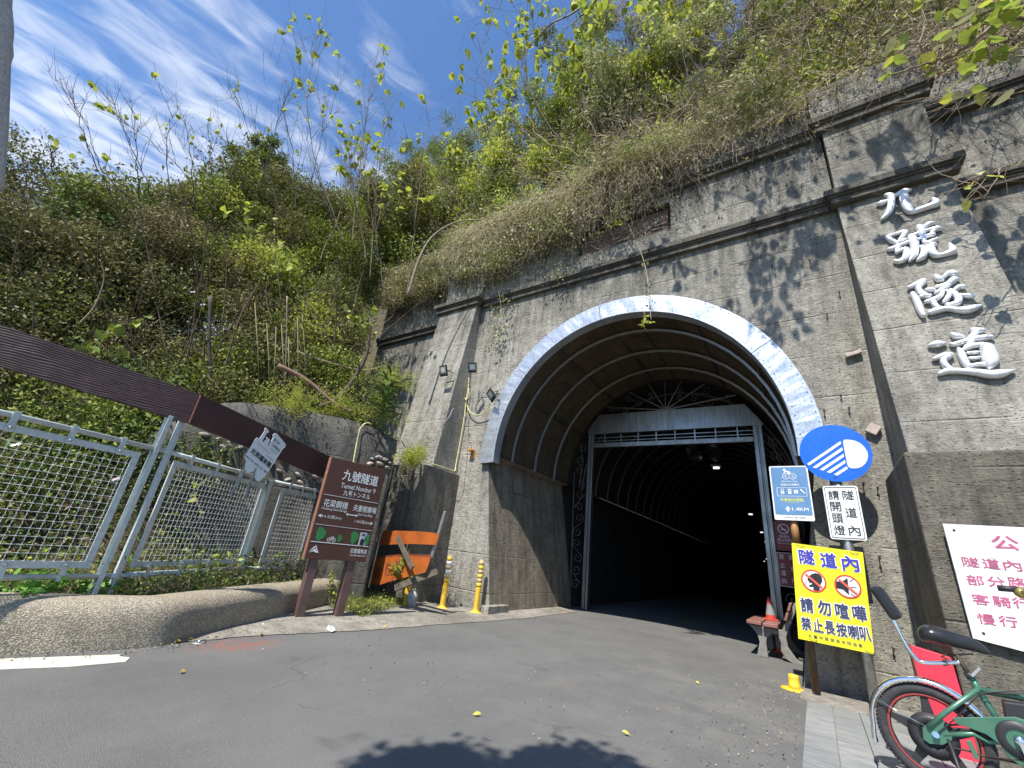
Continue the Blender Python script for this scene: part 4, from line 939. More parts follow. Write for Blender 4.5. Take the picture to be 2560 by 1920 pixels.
B.poly('facility_frame', rrect(.14*PW, .43*PH, .90*PW, .59*PH, .002), M_WHITE, 2, [rrect(.15*PW, .436*PH, .89*PW, .584*PH, .002)])
for a in (.26, .31): B.poly('person_symbol', [(a*PW-.008, .50*PH), (a*PW, .555*PH), (a*PW+.008, .50*PH), (a*PW+.004, .47*PH), (a*PW-.004, .47*PH)], M_WHITE, 2); B.poly('person_symbol', circ(a*PW, .562*PH, .005, 10), M_WHITE, 2)
B.poly('machine_symbol', rrect(.43*PW, .475*PH, .51*PW, .565*PH, .003), M_WHITE, 2, [rrect(.445*PW, .53*PH, .495*PW, .55*PH, .001)])
B.poly('kit_symbol', rrect(.58*PW, .485*PH, .68*PW, .545*PH, .004), M_WHITE, 2, [circ(.63*PW, .515*PH, .008, 12)])
B.poly('wrench_symbol', [(.74*PW, .56*PH), (.77*PW, .565*PH), (.79*PW, .545*PH), (.86*PW, .49*PH), (.84*PW, .48*PH), (.775*PW, .53*PH), (.745*PW, .54*PH)], M_WHITE, 2)
rt('夫妻樹休憩點', .50, .365, .60, .062, M_YPRINT, bold=.012); rt('The Couple Tree', .50, .315, .30, .022, M_YPRINT)
B.poly('arrow_symbol', [(.30*PW, .195*PH), (.37*PW, .25*PH), (.44*PW, .195*PH), (.40*PW, .195*PH), (.40*PW, .155*PH), (.34*PW, .155*PH), (.34*PW, .195*PH)], M_WHITE, 2); rt('1.4KM', .68, .20, .40, .058, bold=.02)
rt('臺中市政府', .38, .052, .22, .030, M_NAVY); rt('觀光旅遊局', .65, .052, .26, .030, M_NAVY)
# yellow notice
ys_ = empty('yellow_notice', (.13, YB, .95), 'bright yellow no-shouting and no-horn board wired between the two poles', 'sign')
q0, q1, q2, q3 = [gy(a, b, YB) for a, b in ((1996, 1594), (2186, 1636), (2157, 1381), (1979, 1357))]
U = q1-q0; V = q3-q0; PW, PH = U.length, V.length; B = Board(q0, U, V, ys_, .0012)
N_ = Vector((0, -1, 0))
def yuv(a, b):  # pixel in 714x952 crop of (1960,1340)-(2200,1660) -> board metres
    p = gy(1960+a*.33613, 1340+b*.33613, YB)-q0; return (p.dot(B.U), p.dot(Vector((0, 0, 1))) if False else p.z)
def yq(a, b):
    p = gy(1960+a*.33613, 1340+b*.33613, YB); return (p.x-q0.x, p.z-q0.z)
B = Board(q0, (1, 0, 0), (0, 0, 1), ys_, .0012)
MB().prism([[yq(107, 763), (q1.x-q0.x, q1.z-q0.z), (q2.x-q0.x, q2.z-q0.z), (q3.x-q0.x, q3.z-q0.z)]], B.o, B.U, B.V, B.N, -.006, 0).build('board', M_YEL, ys_)
def yt(body, cx, cy, x0, y0, x1, y1, mat, lvl=2, bold=0., tilt=0.):
    u0, v0 = yq(cx, cy); w = abs(yq(x1, y1)[0]-yq(x0, y0)[0]); return u0, v0, w
def ytext(chars, p0, p1, h, mat, bold, hw=None):
    """characters evenly along the pixel line p0 -> p1 (centres); h = metres"""
    n = len(chars)
    for i, ch in enumerate(chars):
        t = i/(n-1); a, b = p0[0]+(p1[0]-p0[0])*t, p0[1]+(p1[1]-p0[1])*t; u, v = yq(a, b)
        B.text(ch, u, v, (hw or h)*1.06, h*1.06, M_WHITE, 1, bold+.035); B.text(ch, u, v, hw or h, h, mat, 3, bold)
ytext('隧道內', (167, 155), (492, 205), .140, M_BLUEP, .022, .128); ytext('請勿喧嘩', (170, 513), (560, 575), .130, M_NAVY, .022, .102); ytext('禁止長按喇叭', (165, 650), (603, 728), .112, M_NAVY, .020, .077)
for i, ch in enumerate('大臺中腳踏車休閒協會'):
    u, v = yq(193+(568-193)*i/9, 742+(815-742)*i/9); B.text(ch, u, v, .030, .030, M_NAVY, 1, .006)
for (a, b) in ((220, 333), (473, 376)):
    u, v = yq(a, b); rx = .108
    B.poly('prohibition_disc', circ(u, v, rx-.006, 40), M_WHITE, 1); B.poly('prohibition_ring', circ(u, v, rx, 48), M_REDP, 2, [circ(u, v, rx-.014, 48)])
    if a < 300:
        hd_ = [(175, 318), (185, 300), (205, 283), (235, 275), (262, 283), (282, 305), (285, 335), (272, 362), (262, 380), (270, 405), (240, 410), (218, 400), (218, 378), (195, 380), (182, 368), (208, 358), (208, 350), (182, 345), (190, 338), (175, 330)]
        B.poly('head_symbol', [yq(*p) for p in hd_], M_BLACK, 2)
        for r in (.018, .028, .038):
            c = yq(185, 352); B.poly('voice_symbol', [(c[0]-r*math.cos(x), c[1]+r*math.sin(x)) for x in (-.6, -.3, 0, .3, .6)]+[(c[0]-(r-.003)*math.cos(x), c[1]+(r-.003)*math.sin(x)) for x in (.6, .3, 0, -.3, -.6)], M_BLACK, 2)
    else:
        B.poly('loudspeaker_symbol', [yq(*p) for p in ((385, 335), (425, 342), (472, 312), (485, 440), (438, 398), (388, 388))], M_BLACK, 2)
        for p, q in (((490, 340), (518, 318)), ((495, 380), (540, 386)), ((495, 428), (535, 455))):
            P1, P2 = yq(*p), yq(*q); MB().bar(B.pt(P1[0], P1[1], .005), B.pt(P2[0], P2[1], .005), .006, .001, (0, -1, 0)).build('sound_symbol', M_BLACK, ys_)
    B.poly('prohibition_bar', [(u-.070, v+.052), (u-.056, v+.066), (u+.070, v-.052), (u+.056, v-.066)], simple('pale_red_print', (.8, .13, .08), .5), 4)
for a, b in ((120, 72), (522, 128), (218, 772), (640, 862)):
    u, v = yq(a, b); MB().tube(spline([tuple(B.pt(u-.035, v+.008, .0)), tuple(B.pt(u-.02, v, .008)), tuple(B.pt(u+.02, v-.004, .008)), tuple(B.pt(u+.035, v+.004, 0))], 4), .002, 5).build('tie_wire', M_IRON, ys_)
# big white wall board at the right
wb = empty('white_wall_board', (1.1, 4.8, 1.15), 'large white board with faded red characters fixed to the right plinth', 'board')
WY = 4.80
def wq(a, b):  # pixel in 1135x1659 crop of (2300,1280)-(2560,1660)
    p = gy(2300+a*.22907, 1280+b*.22907, WY); return (p.x, p.z)
MB().prism([[wq(580, 1380), (1.95, .62), (1.95, 1.575), wq(248, 128)]], (0, WY, 0), (1, 0, 0), (0, 0, 1), (0, -1, 0), -.022, 0).build('board', M_WHITEB, wb, bevel=.002)
B = Board((0, WY, 0), (1, 0, 0), (0, 0, 1), wb, .0012)
def wt(ch, a, b, w, h, bold=.0): u, v = wq(a, b); B.text(ch, u, v, w, h, M_PINKP, 1, bold)
wt('公', 925, 335, .135, .095, .02)
for ch, a, b in (('隧', 548, 545), ('道', 772, 565), ('內', 1005, 585), ('部', 600, 745), ('分', 830, 762), ('路', 1055, 770), ('客', 660, 955), ('騎', 890, 978), ('行', 1110, 995), ('慢', 720, 1168), ('行', 960, 1195)):
    wt(ch, a, b, .088, .070, .012)
for (x, z) in ((.96, 1.53), (.97, .82), (1.9, 1.5)): MB().lathe([(0, .006), (.008, .004), (.009, 0)], (x, WY, z), (0, -1, 0), 10).build('screw', M_IRON, wb)
# red cabinet standing beside the plinth
rb = empty('red_cabinet', (.68, 4.98, 0), 'narrow red metal cabinet leaning beside the right plinth behind the bicycle', 'cabinet')
m = MB(); m.add([(.575, 4.84, 0), (.80, 4.84, 0), (.80, 4.97, 0), (.575, 4.97, 0), (.555, 4.86, .66), (.775, 4.86, .62), (.775, 4.97, .62), (.555, 4.97, .66)], [(0, 1, 5, 4), (1, 2, 6, 5), (2, 3, 7, 6), (3, 0, 4, 7), (4, 5, 6, 7), (3, 2, 1, 0)]); m.build('case', M_REDBOX, rb, bevel=.004)
m = MB(); m.add([(.57, 4.835, 0), (.571, 4.975, 0), (.550, 4.975, .662), (.549, 4.855, .662), (.578, 4.835, 0), (.579, 4.975, 0), (.558, 4.975, .662), (.557, 4.855, .662)], [(0, 1, 2, 3), (7, 6, 5, 4), (0, 3, 7, 4), (1, 0, 4, 5), (2, 1, 5, 6), (3, 2, 6, 7)]); m.build('side', M_REDDK, rb)

# ================================================================== FLOODLIGHTS AND CABLES
def flood(c, aim, rz, label, scl=1.):
    c = Vector(c); e = empty('floodlight', c, label, 'floodlight', 'floodlights left of the arch'); f = Vector(aim).normalized()
    u = f.cross(Vector((0, 0, 1))).normalized(); u = Matrix.Rotation(rz, 3, f) @ u; v = u.cross(f).normalized(); s_ = scl
    m = MB().obox(c, u*.17*s_, v*.20*s_, f*.028); 
    for i in range(7): m.obox(c-f*.028+u*(-.06+.02*i)*s_, u*.006, v*.16*s_, f*.03)
    m.obox(c+v*-.085*s_+f*.003, u*.17*s_, v*.035*s_, f*.036)
    m.build('housing', M_LBODY, e, bevel=.004)
    MB().obox(c+f*.0155+v*.014*s_, u*.125*s_, v*.125*s_, f*.003).build('glass', M_LGLASS, e)
    MB().obox(c+f*.018+v*.014*s_, u*.07*s_, v*.075*s_, f*.002).build('reflector', M_WHITEB, e)
    b = MB(); b.bar(c+u*.092*s_, c+u*.092*s_-f*.13, .02, .005, v); b.bar(c-u*.092*s_, c-u*.092*s_-f*.13, .02, .005, v); b.bar(c+u*.094*s_-f*.13, c-u*.094*s_-f*.13, .02, .005, v); b.bar(c-f*.13, c-f*.2+Vector((0, .1, 0)), .02, .012, v)
    b.build('bracket', M_LBODY, e)
flood(gy(1109, 927, 5.50), (.05, -1, -.45), .0, 'black floodlight on the face of the left pilaster, leftmost of three', 1.1)
flood(gy(1181, 919, 5.72), (.75, -.7, -.55), .2, 'black floodlight bracketed off the side of the left pilaster, middle of three')
flood(gy(1228, 988, 5.93), (-.25, -.85, -.55), .45, 'black floodlight tilted beside the left rim of the arch band, lowest of three', 1.1)
def c4(a, b): return (900+a*.22604, 950+b*.22604)
cd = empty('yellow_conduit', (-5.55, 5.9, 2.3), 'yellow flexible conduit running up the corner from the retaining wall to the floodlights', 'conduit')
yc = [gy(*c4(a, b), y) for a, b, y in ((1205, 30, 6.14), (1175, 230, 6.14), (1150, 430, 6.13), (1100, 720, 6.13), (1062, 930, 6.12), (1048, 1003, 6.08), (1000, 995, 5.95), (900, 960, 5.65), (800, 930, 5.4), (705, 905, 5.21), (650, 888, 5.17), (600, 860, 5.12), (550, 800, 5.0), (500, 735, 4.9), (455, 670, 4.8))]
MB().tube(spline([tuple(p) for p in yc], 5), .0125, 8).build('conduit', M_CABLE, cd)
lp = [gy(850+a*.3888, 640+b*.3888, 6.10) for a, b in ((826, 820), (828, 790), (815, 774), (800, 795), (795, 850), (800, 900), (812, 925), (824, 900), (830, 850))]
MB().tube(spline([tuple(p) for p in lp], 5), .010, 8).build('conduit_loop', M_CABLE, cd)
lp = [gy(*c4(a, b), y) for a, b, y in ((1185, 280, 6.12), (1215, 350, 6.11), (1290, 388, 6.10), (1370, 360, 6.09), (1425, 290, 6.05), (1440, 250, 6.0))]
MB().tube(spline([tuple(p) for p in lp], 5), .010, 8).build('conduit_branch', M_CABLE, cd)
lp = [gpl(850+a*.3888, 640+b*.3888, (-5.9, 3.85, 2), (.92, -.39, 0)) for a, b in ((200, 1082), (170, 1076), (140, 1095), (122, 1130), (105, 1210), (90, 1290), (82, 1345))]
MB().tube(spline([tuple(p+Vector((.03, -.015, 0))) for p in lp], 5), .0125, 8).build('conduit_lower', M_CABLE, cd)
gc = empty('grey_cable', (-5.6, 5.6, 3), 'thin grey cable drooping from the leftmost floodlight across the pilaster corner', 'cable')
lp = [gy(*c4(a, b), y) for a, b, y in ((935, 95, 5.50), (880, 260, 5.42), (858, 400, 5.38), (878, 460, 5.36), (930, 465, 5.37), (985, 410, 5.42), (1020, 335, 5.5), (1048, 318, 5.56), (1070, 370, 5.65), (1110, 422, 5.8), (1150, 415, 5.95), (1185, 365, 6.1))]
MB().tube(spline([tuple(p) for p in lp], 5), .006, 6).build('cable', M_GCABLE, gc)

# ================================================================== BOLLARDS
def bollard(x, y, h, lab, cols, lean=(0, 0), ribbed=True):
    e = empty('delineator_post', (x, y, 0), lab, 'bollard', 'yellow flexible posts left of the arch')
    ax = Vector((lean[0], lean[1], 1)).normalized(); b0 = Vector((x, y, 0)); r = .045
    MB().lathe([(0, 0), (.10, 0), (.105, .012), (.09, .02), (.055, .028), (.05, .05)], b0, (0, 0, 1), 20).build('base', M_YPLAST, e)
    prof = [(.047, .03)]
    z = .05
    while z < h*.48:
        prof += [(.046, z), (.046, z+.008), (.043, z+.010), (.043, z+.014)] if ribbed else [(.037, z)]; z += .016
    prof += [(.043, h*.49)]
    MB().lathe(prof, b0, ax, 18).build('sleeve', M_YPLAST, e)
    z = h*.49; n = len(cols); st = (h-z)/n
    for i, c in enumerate(cols):
        rr = .0425 if i % 2 == 0 else .0415
        MB().lathe([(0, z), (rr, z+.0005), (rr, z+st-.0005), (0, z+st)], b0, ax, 18).build('band', c, e); z += st
    MB().lathe([(.038, z), (.036, z+.012), (.016, z+.02), (0, z+.02)], b0, ax, 14).build('cap', M_TANB, e)
Yp, Tn, Wt = M_YPLAST, M_TANB, M_RETRO
bollard(-4.55, 6.0, .77, 'yellow flexible post at the foot of the left jamb, nearest the arch', [Yp, Tn, Yp, Tn, Yp, Tn])
bollard(-5.01, 5.71, .78, 'yellow post with white bands, middle of the three left of the arch', [Yp, Tn, Wt, Tn, Wt, Yp], (.02, -.02))
bollard(-5.38, 5.25, .72, 'yellow and white banded post standing among weeds, leftmost of the three', [Yp, Wt, Yp, Wt, Tn, Wt, Yp], (.02, 0))
# broken yellow stump right
e = empty('bollard_stump', (-.30, 5.93, 0), 'broken-off yellow bollard stump on a round base at the right jamb', 'bollard')
MB().lathe([(0, 0), (.125, 0), (.127, .008), (.10, .013), (.05, .018)], (-.30, 5.90, 0), (0, 0, 1), 22).build('base', M_YPLAST, e)
MB().lathe([(.052, .012), (.052, .045), (.047, .05), (.050, .10), (.047, .125), (.038, .127), (.038, .03)], (-.30, 5.95, 0), (0, 0, 1), 20).build('stump', M_YPLAST, e)
# white marker stone
bm = bmesh.new(); bmesh.ops.create_icosphere(bm, subdivisions=3, radius=.085)
for v in bm.verts: v.co.z *= 1.65; v.co *= 1+.07*math.sin(v.co.x*40+v.co.y*31)+.05*math.sin(v.co.z*45)
me = bpy.data.meshes.new('marker_stone'); bm.to_mesh(me); bm.free(); me.transform(Matrix.Translation((-5.28, 5.28, .12)))
for p in me.polygons: p.use_smooth = True
tag(link('marker_stone', me, M_STONE), 'rough white rounded stone beside the leftmost banded post', 'stone')

# ================================================================== ORANGE BARRIER
ob = empty('orange_barrier', (-5.3, 4.9, 0), 'old rusty orange barrier board on two steel legs leaning before the left plinth', 'barrier')
YO = 4.9
def c2(a, b): return (900+a*.2049, 1220+b*.2049)
def oq(a, b, y=YO): p = gy(*c2(a, b), y); return p
for (a0, b0, a1, b1, y) in ((325, 210, 95, 1215, YO-.03), (1040, 285, 870, 850, YO+.06)):
    p, q = oq(a0, b0, y), oq(a1, b1, y); MB().bar(p, q, .045, .03, (0, -1, 0)).build('leg', M_GALV, ob, bevel=.003)
def opoly(name, pts, mat, y, th=.006, par=ob):
    P = [oq(*p, y) for p in pts]; return MB().prism([[(p.x, p.z) for p in P]], (0, y, 0), (1, 0, 0), (0, 0, 1), (0, -1, 0), 0, th).build(name, mat, par)
opoly('panel', [(290, 520), (420, 520), (560, 524), (720, 530), (850, 540), (970, 558), (955, 620), (930, 695), (780, 688), (600, 682), (420, 688), (235, 702), (255, 620)], M_ORANGE, YO)
sg = empty('orange_sign', (-5.4, 4.86, 0), 'faded orange warning sign with dark characters lying against the barrier', 'sign')
opoly('sheet', [(205, 850), (300, 828), (450, 812), (620, 808), (850, 815), (868, 830), (862, 870), (835, 950), (800, 1030), (560, 1090), (400, 1130), (250, 1180), (130, 1175), (160, 1040)], M_ORANGE, YO-.04, .006, sg)
opoly('border', [(205, 850), (300, 828), (450, 812), (620, 808), (850, 815), (868, 830), (862, 870), (850, 868), (850, 835), (620, 820), (450, 824), (300, 840), (212, 862)], M_REDDK, YO-.047, .003, sg)
B = Board((0, YO-.048, 0), (1, 0, 0), (0, 0, 1), sg)
for ch, a, b, w in (('自', 215, 1025, .11), ('行', 340, 990, .12), ('車', 470, 960, .12)):
    p = oq(a, b, YO-.048); B.text(ch, p.x, p.z, w, .17, M_REDDK, 1, .03)
# loose timbers
for i, (a0, b0, a1, b1, y0, y1, w, h, lab) in enumerate(((455, 600, 640, 980, 4.80, 4.70, .07, .035, 'weathered wooden batten leaning across the orange barrier'), (430, 1220, 945, 1020, 4.80, 4.97, .09, .05, 'thick grey weathered plank lying behind the leftmost banded post'))):
    o = MB().bar(oq(a0, b0, y0), oq(a1, b1, y1), w, h, (0, -1, 0)).build('plank', M_OLDW, None, bevel=.004); tag(o, lab, 'plank')

# ================================================================== BENCH AND CONES
bn = empty('park_bench', (-.62, 8.5, 0), 'bench with reddish plank seat and curved iron ends inside the right side of the arch', 'bench')
by0, by1 = 7.62, 8.95
for a, b, z in ((-.885, -.70, .40), (-.685, -.50, .395)):
    MB().box(a, b, by0, by1, z, z+.045).build('seat_plank', M_BENCHW, bn, bevel=.006)
for (x, z) in ((-.385, .56), (-.335, .69)):
    MB().obox((x, (by0+by1)/2, z), (.035, 0, .0), (0, by1-by0, 0), (.035, 0, .10)).build('back_plank', M_BENCHW, bn, bevel=.005)
for y in (by0+.12, by1-.12):
    fr = [(-.80, 0), (-.66, 0), (-.67, .18), (-.655, .25), (-.60, .31), (-.52, .31), (-.49, .22), (-.50, .12), (-.44, .03), (-.38, 0), (-.24, 0), (-.33, .06), (-.41, .18), (-.42, .30), (-.37, .44), (-.28, .62), (-.24, .75), (-.275, .75), (-.33, .64), (-.42, .46), (-.46, .38), (-.88, .385), (-.82, .34), (-.77, .27), (-.75, .18)]
    MB().prism([fr], (0, y, 0), (1, 0, 0), (0, 0, 1), (0, -1, 0), -.03, .03).build('bench_end', M_CAST, bn, bevel=.006)
def cone(x, y, z, lab, s_=1.):
    e = empty('traffic_cone', (x, y, z), lab, 'traffic cone', 'traffic cones at the bench'); b0 = Vector((x, y, z))
    MB().box(x-.095*s_, x+.095*s_, y-.095*s_, y+.095*s_, z, z+.018).build('base', M_CONE, e, bevel=.005)
    MB().lathe([(.07*s_, .018), (.062*s_, .07*s_)], b0, (0, 0, 1), 20).build('lower_cone', M_CONE, e)
    MB().lathe([(.063*s_, .07*s_), (.038*s_, .21*s_)], b0, (0, 0, 1), 20).build('reflective_sleeve', simple('dirty_reflective', (.25, .255, .25), .6, var=.2), e)
    MB().lathe([(.038*s_, .21*s_), (.024*s_, .30*s_), (.016*s_, .30*s_), (.016*s_, .2*s_)], b0, (0, 0, 1), 20).build('upper_cone', M_CONE, e)
cone(-.625, 8.35, .442, 'orange traffic cone with a grey sleeve standing on the bench seat', 1.05)
cone(-.55, 8.5, 0, 'red traffic cone standing on the ground under the bench')

# ================================================================== BICYCLE
bk = empty('electric_bicycle', (.477, 4.005, 0), 'green electric bicycle with a black saddle and passenger backrest parked at the right', 'bicycle')
H = Vector((math.cos(math.radians(-8)), math.sin(math.radians(-8)), 0)); Nn = Vector((-H.y, H.x, 0)); C0 = Vector((.477, 4.005, 0))
def bp3(a, z, n=0): return C0+H*a+UP*z+Nn*n
def bpx(px, py, n=0): # pixel on the bicycle's own plane
    return gpl(px, py, C0+Nn*n, Nn)
def cz(a, b): return (2120+a*.3134, 1400+b*.3134)
def b3(a, b, n=0): return bpx(*cz(a, b), n)
AX3 = bp3(0, .26); RW = .258
def wheel(name, c):
    wl = MB().tube([c+(H*math.cos(t)+UP*math.sin(t))*(RW-.031) for t in np.linspace(0, 2*math.pi, 64, endpoint=False)], .031, 10, closed=True).build(name, M_TYRE, bk)
    tr = MB()
    for i in range(72):
        t = 2*math.pi*i/72; r = H*math.cos(t)+UP*math.sin(t); tt = -H*math.sin(t)+UP*math.cos(t)
        for s_ in (-1, 1): tr.obox(c+r*(RW-.006)+Nn*s_*.016, tt*.010+Nn*s_*.004, Nn*.014, r*.010)
    o = tr.build('tread', M_TYRE, wl); o['kind'] = 'stuff'
    MB().lathe([(RW-.064, -.018), (RW-.056, -.021), (RW-.056, .021), (RW-.064, .018), (RW-.072, .010), (RW-.072, -.010), (RW-.064, -.018)], c, Nn, 48).build('rim', M_BLKP, wl)
    for s_ in (-1, 1): MB().lathe([(RW-.066, .0185*s_), (RW-.058, .0225*s_), (RW-.055, .0205*s_)], c, Nn, 48).build('rim_stripe', simple('dull_red_stripe', (.30, .04, .035), .6), wl)
    for i in range(5):
        t = 2*math.pi*i/5+.35; r = H*math.cos(t)+UP*math.sin(t); tt = -H*math.sin(t)+UP*math.cos(t)
        MB().add([c+r*.05-tt*.035-Nn*.012, c+r*.05+tt*.035-Nn*.012, c+r*(RW-.066)+tt*.016-Nn*.008, c+r*(RW-.066)-tt*.016-Nn*.008, c+r*.05-tt*.035+Nn*.012, c+r*.05+tt*.035+Nn*.012, c+r*(RW-.066)+tt*.016+Nn*.008, c+r*(RW-.066)-tt*.016+Nn*.008], [(0, 1, 2, 3), (7, 6, 5, 4), (0, 3, 7, 4), (1, 0, 4, 5), (2, 1, 5, 6), (3, 2, 6, 7)]).build('spoke', M_BLKP, wl, bevel=.003)
    MB().lathe([(0, .035), (.03, .035), (.035, .030), (.09, .028), (.105, .022), (.108, -.022), (.10, -.028), (.035, -.030), (.03, -.04), (0, -.04)], c, Nn, 32).build('hub_motor', M_BLKP, wl)
wheel('rear_wheel', AX3)
wheel('front_wheel', bp3(1.02, .26))
# rear mudguard (chrome)
P = []; W_ = .040
vs = []; fs = []; ang = np.linspace(math.radians(12), math.radians(205), 30)
for i, t in enumerate(ang):
    r = H*math.cos(t)+UP*math.sin(t); R_ = RW+.022+(.03*max(0, (i-26)/3) if i > 26 else 0)
    for q in range(7):
        a = math.pi*(q/6)-math.pi/2; vs.append(AX3+r*(R_+.012*math.cos(a)-.012*(1 if q in (0, 6) else 0))+Nn*W_*math.sin(a))
for i in range(29):
    for q in range(6): fs.append((i*7+q, i*7+q+1, (i+1)*7+q+1, (i+1)*7+q))
o = MB().add(vs, fs, 0, True).build('mudguard', M_CHROME, bk); sm = o.modifiers.new('thick', 'SOLIDIFY'); sm.thickness = .002
MB().tube([b3(170, 1070, -.04), b3(400, 1210, -.05), b3(620, 1325, -.05)], .0028, 6).build('mudguard_stay', M_CHROME, bk)
# frame
def ft(name, pts, r, mat=M_GREEN, n=12): return MB().tube(pts, r, n).build(name, mat, bk)
seatc = b3(1010, 960)
for s_ in (-.055, .045): ft('seat_stay', [b3(640, 1340, s_), b3(760, 1230, s_), b3(1040, 1030, s_*.6)], .0125)
ft('seat_tube', [b3(985, 930), b3(1040, 1040), b3(1205, 1290), b3(1280, 1420)], .0165)
ft('top_tube', [b3(1060, 1040), bpx(2560, 1745), bp3(.72, .62)], .017)
ft('chain_stay', [b3(760, 1400, -.04), b3(1000, 1385, -.04), b3(1120, 1450, -.03), b3(1380, 1450, -.03)], .013)
ft('down_tube', [b3(1300, 1430), bp3(.55, .38), bp3(.76, .60)], .022)
ft('fork', [bp3(.76, .72), bp3(.86, .48), bp3(1.02, .26)], .016)
ft('head_tube', [bp3(.73, .74), bp3(.78, .60)], .02)
MB().prism([[((p-C0).dot(H), p.z) for p in (b3(650, 1290, -.05), b3(740, 1255, -.05), b3(775, 1290, -.05), b3(765, 1330, -.05), b3(830, 1400, -.05), b3(830, 1440, -.05), b3(760, 1475, -.05), b3(650, 1465, -.05), b3(600, 1430, -.05), b3(595, 1340, -.05))]], C0, H, UP, -Nn, .046, .052).build('dropout', M_GREEN, bk, bevel=.002)
cg = [(830, 1255), (1330, 1250), (1420, 1280), (1440, 1640), (1380, 1640), (1290, 1580), (1210, 1470), (1100, 1390), (940, 1330), (870, 1310)]
MB().prism([[((b3(*p, -.06)-C0).dot(H), b3(*p, -.06).z) for p in cg]], C0, H, UP, -Nn, .056, .064).build('chain_guard', M_GREEN, bk, bevel=.003)
cc = b3(1370, 1440, -.06)
MB().lathe([(.05, .010), (.085, .012), (.088, .004), (.05, .0)], cc, -Nn, 28).build('chainring', M_BLKP, bk); MB().lathe([(0, .03), (.02, .03), (.024, .0), (0, 0)], cc, -Nn, 18).build('crank_hub', M_CHROME, bk)
MB().bar(cc-Nn*.03, cc-Nn*.03+H*.03-UP*.165, .022, .014, Nn).build('crank', M_CHROME, bk, bevel=.003); MB().obox(cc-Nn*.08+H*.03-UP*.165, H*.09, Nn*.09, UP*.022).build('pedal', M_BLKP, bk, bevel=.003)
MB().tube([b3(700, 1395, -.02), b3(700, 1395, -.075)], .016, 12).build('axle_nut', M_CHROME, bk)
ft('chain', [b3(790, 1320, -.045), b3(900, 1310, -.045), b3(1150, 1300, -.045)], .005, M_IRON, 6); ft('chain', [b3(780, 1490, -.045), b3(950, 1520, -.045), b3(1100, 1570, -.045), b3(1350, 1620, -.045)], .005, M_IRON, 6)
# derailleur-like tensioner
MB().bar(b3(960, 1440, -.06), b3(1030, 1590, -.06), .022, .006, Nn).build('chain_tensioner', M_GREEN, bk, bevel=.003)
# battery box behind the seat tube
MB().prism([[((p-C0).dot(H), p.z) for p in (bpx(2505, 1750), bpx(2620, 1765), bpx(2620, 1875), bpx(2520, 1840))]], C0, H, UP, Nn, -.05, .05).build('battery_box', M_BLKP, bk, bevel=.006)
# seat post, clamp, saddle
ft('seat_post', [b3(865, 750), b3(990, 960)], .0125, M_IRON); ft('seat_clamp', [b3(935, 925), b3(1000, 915)], .018, M_BLKP)
MB().bar(b3(985, 925, -.03), b3(1050, 860, -.04), .016, .008, Nn).build('clamp_lever', M_CHROME, bk, bevel=.002)
s0, s1 = b3(560, 615), b3(1130, 725); sdn = s1-s0; Ls = sdn.length; sd_ = sdn.normalized(); vs = []; fs = []; K = 18; Q = 14
for i in range(K+1):
    t = i/K; w = .088*(1-t)**.45*(.35+.65*min(1, (1-t)*1.4))+.017 if t > .0 else .07
    w = np.interp(t, [0, .06, .2, .4, .6, .8, .95, 1], [.045, .078, .09, .075, .045, .027, .02, .008]); h = np.interp(t, [0, .08, .3, .6, .9, 1], [.034, .056, .060, .052, .036, .012]); c = s0+sdn*t+UP*np.interp(t, [0, .2, .5, .8, 1], [.010, .030, .020, .012, -.012])
    for q in range(Q):
        a = 2*math.pi*q/Q; zz = math.sin(a)*h*(1. if math.sin(a) > 0 else .75); vs.append(c+Nn*math.cos(a)*w+UP*zz)
for i in range(K):
    for q in range(Q): fs.append((i*Q+q, i*Q+(q+1) % Q, (i+1)*Q+(q+1) % Q, (i+1)*Q+q))
fs.append(tuple(range(Q))[::-1]); fs.append(tuple(K*Q+q for q in range(Q)))
o = MB().add(vs, fs, 0, True).build('saddle', M_VINYL, bk); ss = o.modifiers.new('sub', 'SUBSURF'); ss.levels = ss.render_levels = 1
for s_ in (-.04, .04):
    sp = [b3(760, 745, s_)+UP*(-.005*i)+Nn*.012*math.cos(i*1.3)+H*.012*math.sin(i*1.3) for i in range(14)]; MB().tube(sp, .0035, 5).build('saddle_spring', M_IRON, bk)
MB().tube([b3(680, 720), b3(800, 760), b3(1000, 750)], .005, 6).build('saddle_rail', M_IRON, bk)
# passenger backrest on a bent tube
for s_ in (-.06,):
    ft('backrest_tube', [Vector(p) for p in spline([tuple(b3(*q)) for q in ((895, 815), (760, 820), (640, 820), (560, 800), (480, 710), (410, 580), (330, 430), (230, 280))], 5)], .011, M_CHROME)
q0, q1 = b3(215, 215), b3(400, 470); d = (q1-q0); dn = d.normalized(); nn2 = dn.cross(Nn)
MB().obox((q0+q1)/2+nn2*.0, d, Nn*.25, nn2*.065).build('back_pad', M_VINYL, bk, bevel=.02, seg=4)

